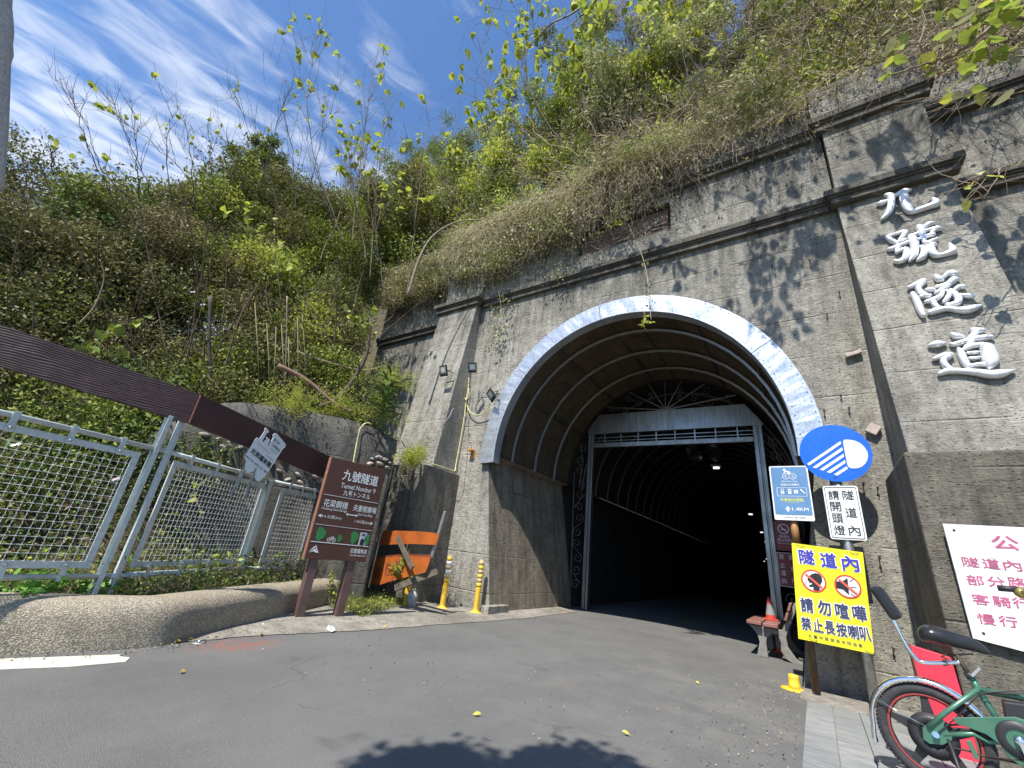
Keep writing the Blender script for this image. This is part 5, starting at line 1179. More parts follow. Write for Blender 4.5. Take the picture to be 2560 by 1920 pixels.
for i, (z0, n0) in enumerate(((.0, .03), (.02, .045), (-.015, .02))):
    ft('cable', [Vector(p) for p in spline([tuple(p) for p in (bp3(.66, .98, -.18+.1*i), bp3(.74, .86, -.08), bp3(.70, .66+z0, -n0), bp3(.5, .60+z0, -n0), b3(1100, 1060, -n0), b3(1020, 1100, -n0-.01), b3(860, 1260, -.055), b3(720, 1380, -.06))], 5)], .003, M_BLKP, 5)
ft('kickstand', [b3(800, 1430, -.05), bp3(.10, .02, -.16)], .009, M_BLKP, 8)
for k in range(26):
    t = 2*math.pi*k/26
MB().lathe([(.11, -.031), (.112, -.034), (.06, -.036), (.058, -.033)], AX3, Nn, 32).build('motor_cover', M_BLKP, bk)
ft('chain_lower', [b3(1100, 1570, -.05), cc-UP*.085-Nn*.005], .0045, M_IRON, 6)
ft('handlebar', [bp3(.73, .78), bp3(.70, .97), bp3(.70, .99, -.10), bp3(.62, 1.0, -.27)], .0125, M_CHROME); ft('handlebar', [bp3(.70, .97), bp3(.70, .99, .10), bp3(.62, 1.0, .27)], .0125, M_CHROME)
hg = [gy(2560, 1478, 3.6), gy(2494, 1471, 3.6)]
ft('grip', [bp3(.665, 1.0, -.18), bp3(.60, 1.0, -.30)], .018, M_BLKP); ft('grip', [gpl(2494, 1470, bp3(.6, 1, .25), Nn), gpl(2545, 1474, bp3(.6, 1, .25), Nn)], .018, M_BLKP)
g_ = gpl(2552, 1482, bp3(.6, 1, .25), Nn); MB().lathe([(0, .03), (.02, .026), (.032, .010), (.034, 0)], g_, (0, -1, .3), 18).build('bell', M_BRASS, bk)
ft('handlebar', [gpl(2545, 1474, bp3(.6, 1, .25), Nn), bp3(.70, .97)], .0115, M_CHROME)

# ================================================================== VEGETATION
def nrm_(a): return a/np.maximum(1e-9, np.linalg.norm(a, axis=-1, keepdims=True))
class Foliage:
    def __init__(s): s.v = []; s.f3 = []; s.mi = []; s.n = 0
    def leaves(s, P, size, mi=0, ratio=.5, droop=.2, face=None, fold=.18):
        P = np.asarray(P, float); N_ = len(P)
        if N_ == 0: return s
        size = np.broadcast_to(size, (N_,))
        d = RNG.normal(size=(N_, 3)); d[:, 2] -= droop; d = nrm_(d)
        n = RNG.normal(size=(N_, 3)); n[:, 2] += .9; n[:, 1] -= .35
        if face is not None: n = n+np.asarray(face)*1.0
        n = n-(n*d).sum(1, keepdims=True)*d; n = nrm_(n); w = np.cross(d, n)
        L_ = size[:, None]; wd = w*L_*ratio*.5; up = n*L_*fold*.5
        v = np.stack([P, P+d*L_*.45+wd+up, P+d*L_, P+d*L_*.45-wd+up], 1).reshape(-1, 3)
        b = s.n+np.arange(N_)[:, None]*4
        f = np.concatenate([b+[0, 1, 2], b+[0, 2, 3]], 1).reshape(-1, 3)
        s.v.append(v); s.f3.append(f); s.mi.append(np.full(len(f), mi)); s.n += N_*4; return s
    def broad(s, P, size, mi=0, droop=.5, lob=1.):
        """heart-shaped larger leaves, 8 outline points with a folded midrib"""
        P = np.asarray(P, float); N_ = len(P)
        if N_ == 0: return s
        size = np.broadcast_to(size, (N_,)); d = RNG.normal(size=(N_, 3)); d[:, 2] -= droop; d = nrm_(d)
        n = RNG.normal(size=(N_, 3)); n[:, 2] += .8; n[:, 1] -= .5; n = n-(n*d).sum(1, keepdims=True)*d; n = nrm_(n); w = np.cross(d, n)
        prof = [(0, 0, 0), (-.08, .26, .05), (.15, .42, .10), (.45, .40, .10), (.75, .22, .05), (1.05, 0, -.08)]; L_ = size[:, None]; vs = []
        for a, b, h in prof: vs.append(P+d*L_*a+w*L_*b+n*L_*h)
        for a, b, h in prof[1:5][::-1]: vs.append(P+d*L_*a-w*L_*b+n*L_*h)
        v = np.stack(vs, 1).reshape(-1, 3); b = s.n+np.arange(N_)[:, None]*10
        tr = [(0, 1, 2), (0, 2, 3), (0, 3, 5), (3, 4, 5), (0, 5, 7), (5, 6, 7), (0, 7, 8), (0, 8, 9)]
        f = np.concatenate([b+list(t) for t in tr], 1).reshape(-1, 3); s.v.append(v); s.f3.append(f); s.mi.append(np.full(len(f), mi)); s.n += N_*10; return s
    def stems(s, A, rad, mi=1, taper=.25):
        """A: (N,K,3) polylines"""
        A = np.asarray(A, float); N_, K, _ = A.shape; rad = np.broadcast_to(rad, (N_,))
        t = nrm_(np.gradient(A, axis=1)); ref = np.where(np.abs(t[..., 2:3]) > .9, np.array([1., 0, 0]), np.array([0, 0, 1.])); u = nrm_(np.cross(t, ref)); w = np.cross(t, u)
        r = rad[:, None, None]*np.linspace(1, taper, K)[None, :, None]
        ring = [A+(u*math.cos(a)+w*math.sin(a))*r for a in (0, 2.094, 4.189)]
        v = np.stack(ring, 2).reshape(-1, 3); b = s.n+np.arange(N_)[:, None, None]*K*3+np.arange(K-1)[None, :, None]*3
        fs = []
        for q in range(3):
            q2 = (q+1) % 3; fs += [b+[q, q2, 3+q2], b+[q, 3+q2, 3+q]]
        f = np.concatenate(fs, 2).reshape(-1, 3); s.v.append(v); s.f3.append(f); s.mi.append(np.full(len(f), mi)); s.n += N_*K*3; return s
    def mesh(s, name):
        v = np.concatenate(s.v).astype(np.float32); f = np.concatenate(s.f3).astype(np.int32); mi = np.concatenate(s.mi).astype(np.int32)
        me = bpy.data.meshes.new(name); me.vertices.add(len(v)); me.vertices.foreach_set('co', v.ravel()); me.loops.add(len(f)*3); me.loops.foreach_set('vertex_index', f.ravel()); me.polygons.add(len(f)); me.polygons.foreach_set('loop_start', np.arange(0, len(f)*3, 3, dtype=np.int32)); me.polygons.foreach_set('material_index', mi); me.update(calc_edges=True); return me
    def build(s, name, mats, parent=None):
        me = s.mesh(name)
        if parent is not None: me.transform(world_of(parent).inverted())
        o = bpy.data.objects.new(name, me); COL.objects.link(o)
        for m in mats: me.materials.append(m)
        if parent is not None: o.parent = parent
        return o
def walk(P0, D, length, K=8, wob=.35, grav=0., curl=0.):
    P0 = np.asarray(P0, float); N_ = len(P0); D = nrm_(np.asarray(D, float)); length = np.broadcast_to(length, (N_,)); out = [P0]; p = P0.copy(); d = D.copy()
    for k in range(K-1):
        d = d+RNG.normal(size=(N_, 3))*wob*.5; d[:, 2] += grav; d = nrm_(d); p = p+d*(length/(K-1))[:, None]; out.append(p)
    return np.stack(out, 1)
def ball(c, r, n, shell=.45, sq=(1, 1, .85)):
    d = nrm_(RNG.normal(size=(n, 3))); rr = (shell+(1-shell)*RNG.random(n)**.7)
    lump = 1+.22*np.sin(d[:, 0]*5.1+c[0]*3)+.18*np.sin(d[:, 2]*6.3+c[1]*5)+.12*np.sin(d[:, 1]*9+c[2])
    return np.array(c)+d*(rr*lump*r)[:, None]*np.array(sq)
def disp(a, b): return a/.864, b/.864
def sil_left(x): return np.interp(x, [-60, 30, 100, 200, 300, 430, 480, 560, 620, 700, 780, 850, 900, 960], [230, 285, 345, 395, 415, 395, 370, 345, 375, 400, 385, 370, 345, 320])

# ---------- left bank thicket: one tangled mass nobody could count
th = Foliage(); th2 = Foliage()
for k in range(640):
    x = random.uniform(-60, 930); top = sil_left(x)+18; bot = np.interp(x, [0, 400, 700, 930], [1080, 1040, 860, 640]); y = top+(bot-top)*random.random()**.9
    fr = (y-top)/(bot-top)
    D0 = np.interp(fr, [0, .5, 1], [10.2, 8.8, 6.9])+np.interp(x, [0, 500, 930], [0, .4, 1.4])+random.uniform(-.5, 1.3)
    if y > 830 and x > 560: continue
    if x > 775 and y > 600: continue
    if x > 785: D0 = random.uniform(11.9, 13.2)
    c = gd(x/.864, y/.864, D0)
    if c.z < .35: c.z = .35+random.random()*.3
    r = random.uniform(.28, .62)*(1.05 if fr < .3 else 1); n = int(1050*(r/.5)**2)
    P = ball(c, r, n)
    dryness = np.interp(x, [0, 300, 520, 930], [.82, .72, .42, .15])*(1 if y < 850 else .35)
    if random.random() < dryness: mi = 0 if random.random() < .6 else 3; sz = RNG.uniform(.035, .078, n)
    else: mi = random.choice((0, 2, 2, 4) if x > 420 else (0, 0, 2, 5)); sz = RNG.uniform(.042, .092, n)
    if y > 850: mi = random.choice((5, 2, 0, 5)); sz = RNG.uniform(.03, .075, n)
    if x > 450 and random.random() < .4: th.leaves(P[:n//2], RNG.uniform(.07, .13, n//2), mi, .22, .5)
    else: th.leaves(P, sz, mi, .5)
    m = 10; dd = nrm_(RNG.normal(size=(m, 3))+[0, 0, .6]); A = walk(np.array(c)+RNG.normal(size=(m, 3))*r*.3, dd, RNG.uniform(.4, 1.3, m)*r*1.9, 7, .5); th.stems(A, RNG.uniform(.0025, .006, m), 1)
for k in range(90):      # second layer farther up the bank
    x = random.uniform(200, 900); y = random.uniform(sil_left(x)+30, 640); 
    if x > 775 and y > 560: continue
    c = gd(x/.864, y/.864, random.uniform(11, 12.5)); n = 900; th.leaves(ball(c, random.uniform(.6, 1.0), n, .3), RNG.uniform(.07, .13, n), random.choice((0, 2, 2, 0)), .55)
for k in range(16):      # growth against the end of the wing wall
    c = gd(random.uniform(765, 812)/.864, random.uniform(540, 660)/.864, random.uniform(12.2, 13)); n = 700; th.leaves(ball(c, .55, n, .2), RNG.uniform(.06, .11, n), random.choice((2, 4, 0)), .55)
# long trunks and canes inside the thicket
m = 150; x = RNG.uniform(-40, 760, m); P0 = np.array([gd(a/.864, np.interp(a, [0, 400, 900], [1000, 930, 800])/.864, random.uniform(8.0, 10)) for a in x]); A = walk(P0, RNG.normal(size=(m, 3))*[.35, .35, .1]+[0, 0, 1], RNG.uniform(1.8, 4.2, m), 9, .22); th.stems(A, RNG.uniform(.006, .020, m), 1, .4)
# scattered leaf litter & herbs on the bank
n = 26000; xs = RNG.uniform(-9.5, -4.75, n); ys = RNG.uniform(-1.5, 6.3, n); zz = np.array([T(a, b) for a, b in zip(xs, ys)]); ok = zz > .2; P = np.stack([xs, ys, zz+RNG.random(n)**2*.38], 1)[ok]; k_ = len(P)
th.leaves(P[:k_//2], RNG.uniform(.03, .075, k_//2), 5, .55, .1); th.leaves(P[k_//2:k_*3//4], RNG.uniform(.03, .08, k_*3//4-k_//2), 2, .5, .1); th.leaves(P[k_*3//4:], RNG.uniform(.04, .08, k_-k_*3//4), 3, .35, .1)
o = th.build('thicket', [LF_OLIVE, simple('brown_bark', (.15, .11, .075), .85, var=.4, scale=14), LF_GREEN, LF_DRY, LF_LIGHT, LF_DARK]); tag(o, 'dense tangled olive and brown scrub covering the bank behind the fence', 'thicket', None, 'stuff')

# ---------- vines and scrub over the portal top
tv = Foliage()
def sil_top(x): return np.interp(x, [850, 900, 960, 1010, 1060, 1090, 1130, 1500, 2300], [400, 340, 295, 275, 235, 150, 60, -60, -60])
def low_top(x): return np.interp(x, [840, 930, 1050, 1200, 1350, 1500, 1760, 2000, 2230], [640, 600, 570, 500, 440, 385, 300, 185, 110])
for k in range(900):
    x = random.uniform(850, 2260); hi, lo = sil_top(x)+25, low_top(x)-8; fr = random.random()
    y = hi+(lo-hi)*fr
    # thin out the upper parts so that the sky shows
    if fr < .55 and random.random() < (.45 if 1080 < x < 1500 else .12): continue
    if x > 1780 and fr > .55 and random.random() < .5: continue
    Y = np.interp(fr, [0, 1], [8.3, 6.85])+random.uniform(-.1, 1.2)
    c = gy(x/.864, y/.864, Y)
    if c.z < 8.35: c.z = 8.35
    if math.sin(x*.021+y*.013)+math.sin(x*.047-y*.031+2) > (.95 if x > 1450 else 1.35): continue
    r = random.uniform(.35, .75)*(.8 if fr < .4 else 1); 
    dry = np.interp(x, [850, 1150, 1350, 1500, 1900, 2260], [.08, .12, .5, .62, .6, .4])*(1.15 if fr > .35 else .6)
    if random.random() < dry:
        if 1640 < x < 1830 and 140 < y < 290 and random.random() < .75: continue
        m = 85; A = walk(np.array(c)+RNG.normal(size=(m, 3))*r*.55, RNG.normal(size=(m, 3)), RNG.uniform(.6, 2.6, m)*r, 9, .75, -.07); tv.stems(A, RNG.choice([.004, .005, .006, .010], m), 1 if random.random() < .7 else 6, .5)
        n = 130; tv.leaves(ball(c, r, n), RNG.uniform(.03, .07, n), random.choice((3, 0, 4)), .5)
    else:
        n = int(620*(r/.5)**2); mi = random.choice((2, 4, 0, 2, 5, 2)); tv.leaves(ball(c, r, n), RNG.uniform(.06, .125, n), mi, .55)
        m = 22; A = walk(np.array(c)+RNG.normal(size=(m, 3))*r*.4, RNG.normal(size=(m, 3))+[0, 0, .7], RNG.uniform(.5, 1.5, m)*r, 7, .5); tv.stems(A, RNG.uniform(.003, .007, m), 1)
# upright bare stems through the mass
m = 260; x = RNG.uniform(900, 2250, m); P0 = np.array([gy(a/.864, (low_top(a)-20)/.864, random.uniform(6.9, 8)) for a in x]); P0[:, 2] = np.maximum(P0[:, 2], 8.3); A = walk(P0, RNG.normal(size=(m, 3))*[.4, .3, .1]+[0, 0, 1], RNG.uniform(1.5, 5, m), 10, .25); tv.stems(A, RNG.uniform(.006, .016, m), 6, .35)
# ground cover on the slope edge
n = 16000; xs = RNG.uniform(-9.9, 6, n); ys = RNG.uniform(6.3, 9, n); P = np.stack([xs, ys, np.array([T2(a, max(6.75, b)) for a, b in zip(xs, ys)])+.15+RNG.random(n)*.35], 1); tv.leaves(P, RNG.uniform(.04, .08, n), 4, .5)
o = tv.build('slope_scrub', [LF_OLIVE, M_DRYV, LF_GREEN, LF_DRY, LF_VINE, LF_LIGHT, M_TWIGD]); tag(o, 'mass of green vines and dry tan stems piled over the top of the tunnel portal', 'scrub', None, 'stuff')

# hanging curtain of dry stems and vines over the cornice
hv = Foliage()
def hang(n, x0, x1, lmin, lmax, y0=6.02, z0=8.45, leafp=.5, rad=(.0022, .0050)):
    xs = RNG.uniform(x0, x1, n); P0 = np.stack([xs, RNG.uniform(y0-.18, y0+.35, n), np.full(n, z0)+RNG.uniform(-.25, .2, n)], 1)
    D = RNG.normal(size=(n, 3))*[.5, .25, .3]+[0, -.25, -.6]; A = walk(P0, D, RNG.uniform(lmin, lmax, n), 11, .55, -.16); A[:, :, 1] = np.minimum(A[:, :, 1], np.where(A[:, :, 0] < -6.85, 6.46, 5.98)+.10*np.sin(A[:, :, 0]*3)); A[:, :, 1] = np.maximum(A[:, :, 1], np.where(A[:, :, 0] < -6.85, 6.2, 5.6)); hv.stems(A, RNG.uniform(*rad, n), 1, .4)
    sel = A[RNG.random(n) < leafp].reshape(-1, 3); sel = sel+RNG.normal(size=sel.shape)*.05
    if len(sel): hv.leaves(sel, RNG.uniform(.035, .075, len(sel)), 4, .6)
hang(950, -9.8, -6.6, .5, 1.5, 6.35, 8.35, .75); hang(1700, -7, -3.2, .5, 2.0, 6.02, 8.4, .55); hang(900, -3.6, -1.4, .3, 1.8, 6.02, 8.4, .25); hang(340, -1.6, .9, .2, 1.2, 6.02, 8.4, .10); hang(120, .9, 4, .3, .9, 5.95, 8.5, .1)
# leafy mats on the left cornices
for k in range(135):
    x = random.uniform(-9.7, -3.2) if k < 95 else random.uniform(-3.6, .8); z = np.interp(x, [-9.7, -7, -5, -3.2, -2.5, 1], [7.7, 7.5, 7.3, 7.9, 8.35, 8.5])+random.uniform(-.55, .7)*(1 if x < -3.2 else .4); c = (x, (6.35 if x < -6.8 else 6.0)-random.uniform(.05, .25), z); n = 190
    hv.leaves(ball(c, random.uniform(.18, .4), n), RNG.uniform(.035, .07, n), random.choice((4, 4, 2, 3)), .6)
    m = 16; hv.stems(walk(np.array(c)+RNG.normal(size=(m, 3))*.15, RNG.normal(size=(m, 3)), RNG.uniform(.3, .8, m), 7, .8, -.1), RNG.uniform(.002, .004, m), 1)
o = hv.build('hanging_vines', [LF_OLIVE, M_DRYV, LF_GREEN, LF_DRY, LF_VINE]); tag(o, 'curtain of dry stems and small-leaved vines hanging over the portal cornices', 'vines', None, 'stuff')

# single hanging vines that can be told apart
def single_vine(pts, y, lab, n=26, sz=(.05, .09), r=.12, mat=LF_VINE):
    P = [np.array(gy(a, b, y+dy)) for a, b, dy in pts]; e = empty('hanging_vine', tuple(P[0]), lab, 'vine', 'single vines hanging on the wall')
    S_ = spline([tuple(p) for p in P], 5); MB().tube(S_, .0045, 5).build('stem', M_DRYV, e)
    idx = RNG.integers(len(S_)//3, len(S_), n); Q = np.array([S_[i] for i in idx])+RNG.normal(size=(n, 3))*[r, .04, r]*.5
    Foliage().leaves(Q, RNG.uniform(*sz, n), 0, .7).build('foliage', [mat], e)
single_vine([(1570, 560, 0), (1600, 625, -.02), (1616, 680, -.05), (1622, 740, -.08), (1628, 800, -.14)], 5.98, 'long thin vine with yellow leaves hanging in front of the arch crown', 16)
single_vine([(1240, 700, 0), (1252, 760, -.02), (1250, 800, -.02), (1238, 840, 0)], 6.0, 'bushy little yellow-green vine tuft hanging left of the arch crown', 130, (.04, .075), .34)
single_vine([(1535, 470, 0), (1538, 510, 0), (1540, 560, 0)], 5.95, 'bright yellow-green vine tassel in the dry stems above the arch', 150, (.04, .07), .26, LF_LIGHT)
single_vine([(1375, 700, 0), (1385, 690, -.02), (1400, 680, -.02)], 6.0, 'pale-leaved sprig reaching down over the lower cornice', 70, (.04, .07), .3)
e = single_vine([(1605, 770, 0), (1612, 788, -.02), (1608, 808, -.02)], 5.86, 'curled yellow leaf pair at the end of the thin vine under the arch band', 14, (.08, .12), .14, LF_BIG)

# ---------- saplings and shoots against the sky
def sapling(base, top, lab, nbr=9, leaf=0, lsz=.12, bare=True, spread=.5, rad=.016, mat=M_TWIGD, lm=LF_BIG, cat='sapling', grp='bare and leafy shoots against the sky', curv=.12):
    base, top = np.array(base, float), np.array(top, float); e = empty('sapling', tuple(base), lab, cat, grp); L_ = np.linalg.norm(top-base); dr = (top-base)/L_
    side = np.cross(dr, RNG.normal(size=3)); side /= np.linalg.norm(side); K = 16; tr = np.array([base+(top-base)*t+side*L_*curv*math.sin(t*math.pi)+RNG.normal(size=3)*.012 for t in np.linspace(0, 1, K)])
    bl_ = .55 if 'portal' in lab else 1; f = Foliage(); f.stems(tr[None], [rad], 0, .2); ti = RNG.integers(4, K-1, nbr); P0 = tr[ti]; D = nrm_(RNG.normal(size=(nbr, 3)))*spread+dr*1.0
    A = walk(P0, D, bl_*RNG.uniform(.25, .6, nbr)*L_*(1-ti/K*.5), 9, .18, .05); f.stems(A, rad*.45, 0, .25)
    n2_ = nbr*3; src = A[RNG.integers(0, nbr, n2_), RNG.integers(2, 8, n2_)]; A2 = walk(src, RNG.normal(size=(n2_, 3))*.7+dr, bl_*RNG.uniform(.1, .3, n2_)*L_, 7, .2, .05); f.stems(A2, rad*.25, 0, .3)
    f.build('branches', [mat], e)
    if leaf:
        tips = np.concatenate([A[:, -4:].reshape(-1, 3), A2[:, -3:].reshape(-1, 3), tr[-3:]]); ti2 = RNG.integers(0, len(tips), max(1, leaf//3)); Q = tips[np.repeat(ti2, 3)]+RNG.normal(size=(len(ti2)*3, 3))*.018; leaf = len(Q); Foliage().broad(Q, RNG.uniform(lsz*.6, lsz*1.15, leaf), 0).build('foliage', [lm], e)
    return e
def dg_(x, y, D): return gd(x/.864, y/.864, D)
bare = [((110, 370), (95, 275)), ((250, 440), (152, 185)), ((300, 450), (185, 250)), ((330, 430), (238, 210)), ((460, 450), (240, 240)), ((300, 430), (290, 240)), ((380, 460), (375, 240)), ((420, 440), (400, 250)), ((470, 460), (450, 255)), ((480, 440), (480, 260)), ((600, 450), (500, 185)), ((610, 470), (530, 190)), ((560, 400), (620, 195)), ((640, 450), (600, 195)), ((650, 470), (700, 210)), ((720, 480), (650, 260))]
words = ['short crooked bare shoot', 'tall curved bare branch with one leaf', 'bare branch curving left', 'slender bare branch', 'long bare branch leaning left', 'thin upright bare branch', 'bare forked branch', 'bare twiggy branch', 'bare shoot with a few leaves', 'thin bare shoot', 'tall bare branch leaning left', 'bare branch with side twigs', 'bare shoot leaning right', 'thin straight bare branch', 'bare forked shoot leaning right', 'bare shoot leaning left']
for i, (a, b) in enumerate(bare):
    D = 9.6+random.uniform(-.3, .6); sapling(dg_(a[0], a[1], D), dg_(b[0], b[1], D), words[i]+' on the left ridge, number %d from left' % (i+1), 8, 5 if i % 2 else 9, .10, rad=.013, curv=random.uniform(-.14, .14))
leafy = [((740, 520), (682, 98), 48, .15), ((760, 520), (808, 155), 36, .15), ((790, 560), (700, 200), 44, .14), ((800, 600), (840, 250), 38, .14), ((880, 640), (930, 260), 40, .18), ((690, 560), (760, 300), 60, .12), ((830, 640), (780, 330), 70, .12)]
lw = ['tallest leafy shoot against the open sky', 'slim shoot topped by three leaf tufts', 'leafy shoot beside the tallest one', 'leafy shoot with drooping pale leaves', 'shoot ending in a large yellow-green leaf cluster', 'low leafy shoot full of small leaves', 'leafy grey-stemmed shoot before the distant pines']
for i, (a, b, n, s_) in enumerate(leafy):
    D = 8.6+random.uniform(-.3, .5); sapling(dg_(a[0], a[1], D), dg_(b[0], b[1], D), lw[i]+' on the left bank', 10, n, s_, rad=.017, mat=M_TWIG, curv=random.uniform(-.1, .1))
tops = [((1180, 330), (1085, 5), 40), ((1200, 330), (1140, -10), 46), ((1230, 330), (1180, 10), 50), ((1250, 320), (1240, -20), 60), ((1290, 300), (1330, -10), 55), ((1330, 300), (1400, 10), 50), ((1370, 300), (1480, 20), 50), ((1130, 360), (980, 190), 46), ((1060, 360), (960, 290), 30), ((1410, 260), (1440, -20), 40), ((1200, 350), (1060, 190), 50), ((1540, 260), (1560, -30), 40)]
tw_ = ['leftmost tall leafy shoot', 'tall leafy shoot with lobed leaves', 'upright green shoot', 'dense leafy upright shoot', 'leafy stem leaning right', 'leafy branch with pale blossom', 'slender branch leaning right', 'low arching leafy branch', 'thin arching twig with small leaves', 'dark forked stem with leaves', 'arching branch with leaf tufts', 'short leafy stem among the dry vines']
for i, (a, b, n) in enumerate(tops):
    Y = 7.4; p, q = gy(a[0]/.864, a[1]/.864, Y), gy(b[0]/.864, b[1]/.864, Y); sapling(p, q, tw_[i]+' on the slope above the portal', 11, n*2, .24, rad=.026, mat=M_TWIGD, grp='leafy shoots above the portal', lm=LF_BIG if i % 2 else LF_LIGHT)
# rounded leafy bushes above the arch
bushes = [((1030, 420), 1.3, 'round yellow-green bush above the left pilaster'), ((1100, 330), 1.25, 'green bush with pale leaves behind the round yellow-green bush'), ((1220, 240), 1.3, 'tall leafy bush whose top meets the open sky'), ((1330, 210), 1.1, 'leafy bush with whitish leaves left of the dry vine heap'), ((1180, 430), 1.1, 'low olive bush just above the cornice'), ((960, 480), 1.15, 'green bush at the left end of the portal top'), ((1440, 140), 1.0, 'thin bush of pale leaves and pink blossoms'), ((900, 520), 1.0, 'yellowish bush where the bank meets the wing wall')]
for i, ((a, b), r, lab) in enumerate(bushes):
    Y = 7.6+.3*(i % 3); c = np.array(gy(a/.864, b/.864, Y)); e = empty('shrub', (c[0], c[1], c[2]-r), lab, 'shrub', 'bushes above the portal'); f = Foliage(); r_ = r*1.15
    for q in range(20):
        cc = c+nrm_(RNG.normal(size=3))*r_*random.uniform(.3, 1.05); n = 300; f.leaves(ball(cc, r_*random.uniform(.25, .5), n, .1), RNG.uniform(.06, .13, n), 0 if q % 3 else 1, .6)
    f.build('foliage', [(LF_VINE, LF_LIGHT, LF_GREEN)[i % 3], LF_VINE if i % 2 else LF_LIGHT], e)
    m = 30; g = Foliage(); g.stems(walk(np.repeat((c-[0, 0, r])[None], m, 0), RNG.normal(size=(m, 3))*.5+[0, 0, 1], RNG.uniform(r, 2.1*r, m), 9, .25), RNG.uniform(.008, .02, m), 0); g.build('stems', [M_TWIGD], e)
# distant conifers on the hill
for i, (x, y, D, r, lab) in enumerate(((915, 375, 17, 1.9, 'distant rounded dark green conifer seen in the notch of the skyline'), (955, 350, 19, 2.2, 'distant conifer crown right of the other in the skyline notch'), (565, 352, 12, .95, 'dark round conifer crown behind the bare branches of the left ridge'), (870, 430, 16, 2.1, 'lower distant conifer crown beneath the skyline notch'))):
    c = np.array(gd(x/.864, y/.864, D)); e = empty('conifer_tree', (c[0], c[1], 2), lab, 'conifer', 'distant conifers'); f = Foliage()
    for q in range(30):
        cc = c+nrm_(RNG.normal(size=3))*r*random.uniform(.2, 1.05)*np.array([1, 1, 1.0]); n = 330; f.leaves(ball(cc, r*.24, n, .1), RNG.uniform(.07, .15, n), 0, .3)
    f.build('crown', [LF_PINE], e); MB().tube([(c[0]-.6, c[1]+.3, max(2, c[2]-r*2.2)), (c[0]+.1, c[1], c[2]-r*.3), tuple(c)], [.10, .07, .03], 10).build('trunk', M_TWIGD, e)

# the pale curved branch and fallen logs
for pts, D, r, lab in (([(880, 640), (905, 560), (935, 510), (985, 480), (1040, 475)], 7.6, .03, 'pale bent branch curving over the gap left of the portal'), ([(600, 790), (660, 820), (720, 870), (760, 890)], 7.2, .045, 'reddish fallen log lying behind the retaining wall'), ([(640, 760), (700, 780), (780, 800), (830, 790)], 7.9, .03, 'thin pale fallen branch lying higher on the cleared slope'), ([(690, 880), (740, 850), (790, 770), (800, 690)], 7.4, .05, 'dark leaning trunk at the corner of the wing wall'), ([(170, 700), (205, 660), (225, 600), (215, 560)], 7.6, .012, 'white dead twig hanging in the thicket at the left'), ([(620, 640), (618, 760), (612, 880)], 7.3, .014, 'straight yellowish cane standing in the thicket'), ([(455, 640), (452, 760), (460, 850)], 7.4, .03, 'dark upright trunk in the shade of the thicket')):
    P = [tuple(gd(a/.864, b/.864, D)) for a, b in pts]; e = empty('branch', P[0], lab, 'branch'); n = len(spline(P, 5)); MB().tube(spline(P, 5), [r*(1-.6*i/n) for i in range(n)], 8).build('wood', M_TWIG if any(w in lab for w in ("pale", "white", "yellow")) else (M_TWIGD if 'dark' in lab else simple('reddish_bark', (.24, .14, .10), .85, var=.3, scale=14)), e)
# bamboo-like canes
CW = ['leftmost', 'second from the left', 'third from the left', 'middle', 'third from the right', 'second from the right', 'rightmost']
for i in range(7):
    x = 560+i*16+random.uniform(-6, 6); p, q = gd(x/.864, 860/.864, 7.3), gd((x+random.uniform(-10, 10))/.864, (700+random.uniform(-50, 60))/.864, 7.5)
    e = empty('cane', tuple(p), CW[i]+' of seven thin greenish canes behind the retaining wall', 'cane', 'thin canes behind the retaining wall'); MB().tube([p, (p+q)/2+Vector((.03, 0, 0)), q], .008, 6).build('stalk', simple('cane_stalk', (.16, .15, .06), .7), e)

# ---------- ginger-like plant and feathery shrub by the wing wall
gp2 = empty('ginger_plant', tuple(gy(960, 1040, 5.6)), 'dark green ginger plant with long blades on top of the retaining wall', 'plant')
base = gd(955, 1055, 7.0); GL = simple('ginger_leaf', (.07, .14, .025), .35, var=.3, scale=12)
for i in range(8):
    b0 = base+Vector((random.uniform(-.16, .16), random.uniform(-.16, .16), -.1)); tip = b0+Vector((random.uniform(-.12, .12), random.uniform(-.12, .12), random.uniform(.55, .85)))
    st = MB().tube([b0, tip], .007, 6).build('stalk', GL, gp2)
    for k in range(9):
        t = .25+.75*k/8; c = b0+(tip-b0)*t; a = k*2.4+i; d = Vector((math.cos(a), math.sin(a), .55)).normalized(); ln = random.uniform(.25, .40); sd2 = d.cross(UP).normalized(); nn3 = sd2.cross(d)
        m = MB(); rows = []
        for j in range(6):
            u = j/5; w = .026*math.sin(math.pi*min(1, u*.9+.08)); cc = c+d*ln*u-UP*ln*.35*u*u; rows += [cc-sd2*w+nn3*w*.4, cc, cc+sd2*w+nn3*w*.4]
        m.add(rows, [f for j in range(5) for f in ((3*j, 3*j+1, 3*j+4, 3*j+3), (3*j+1, 3*j+2, 3*j+5, 3*j+4))], 0, True); m.build('leaf', GL, gp2)
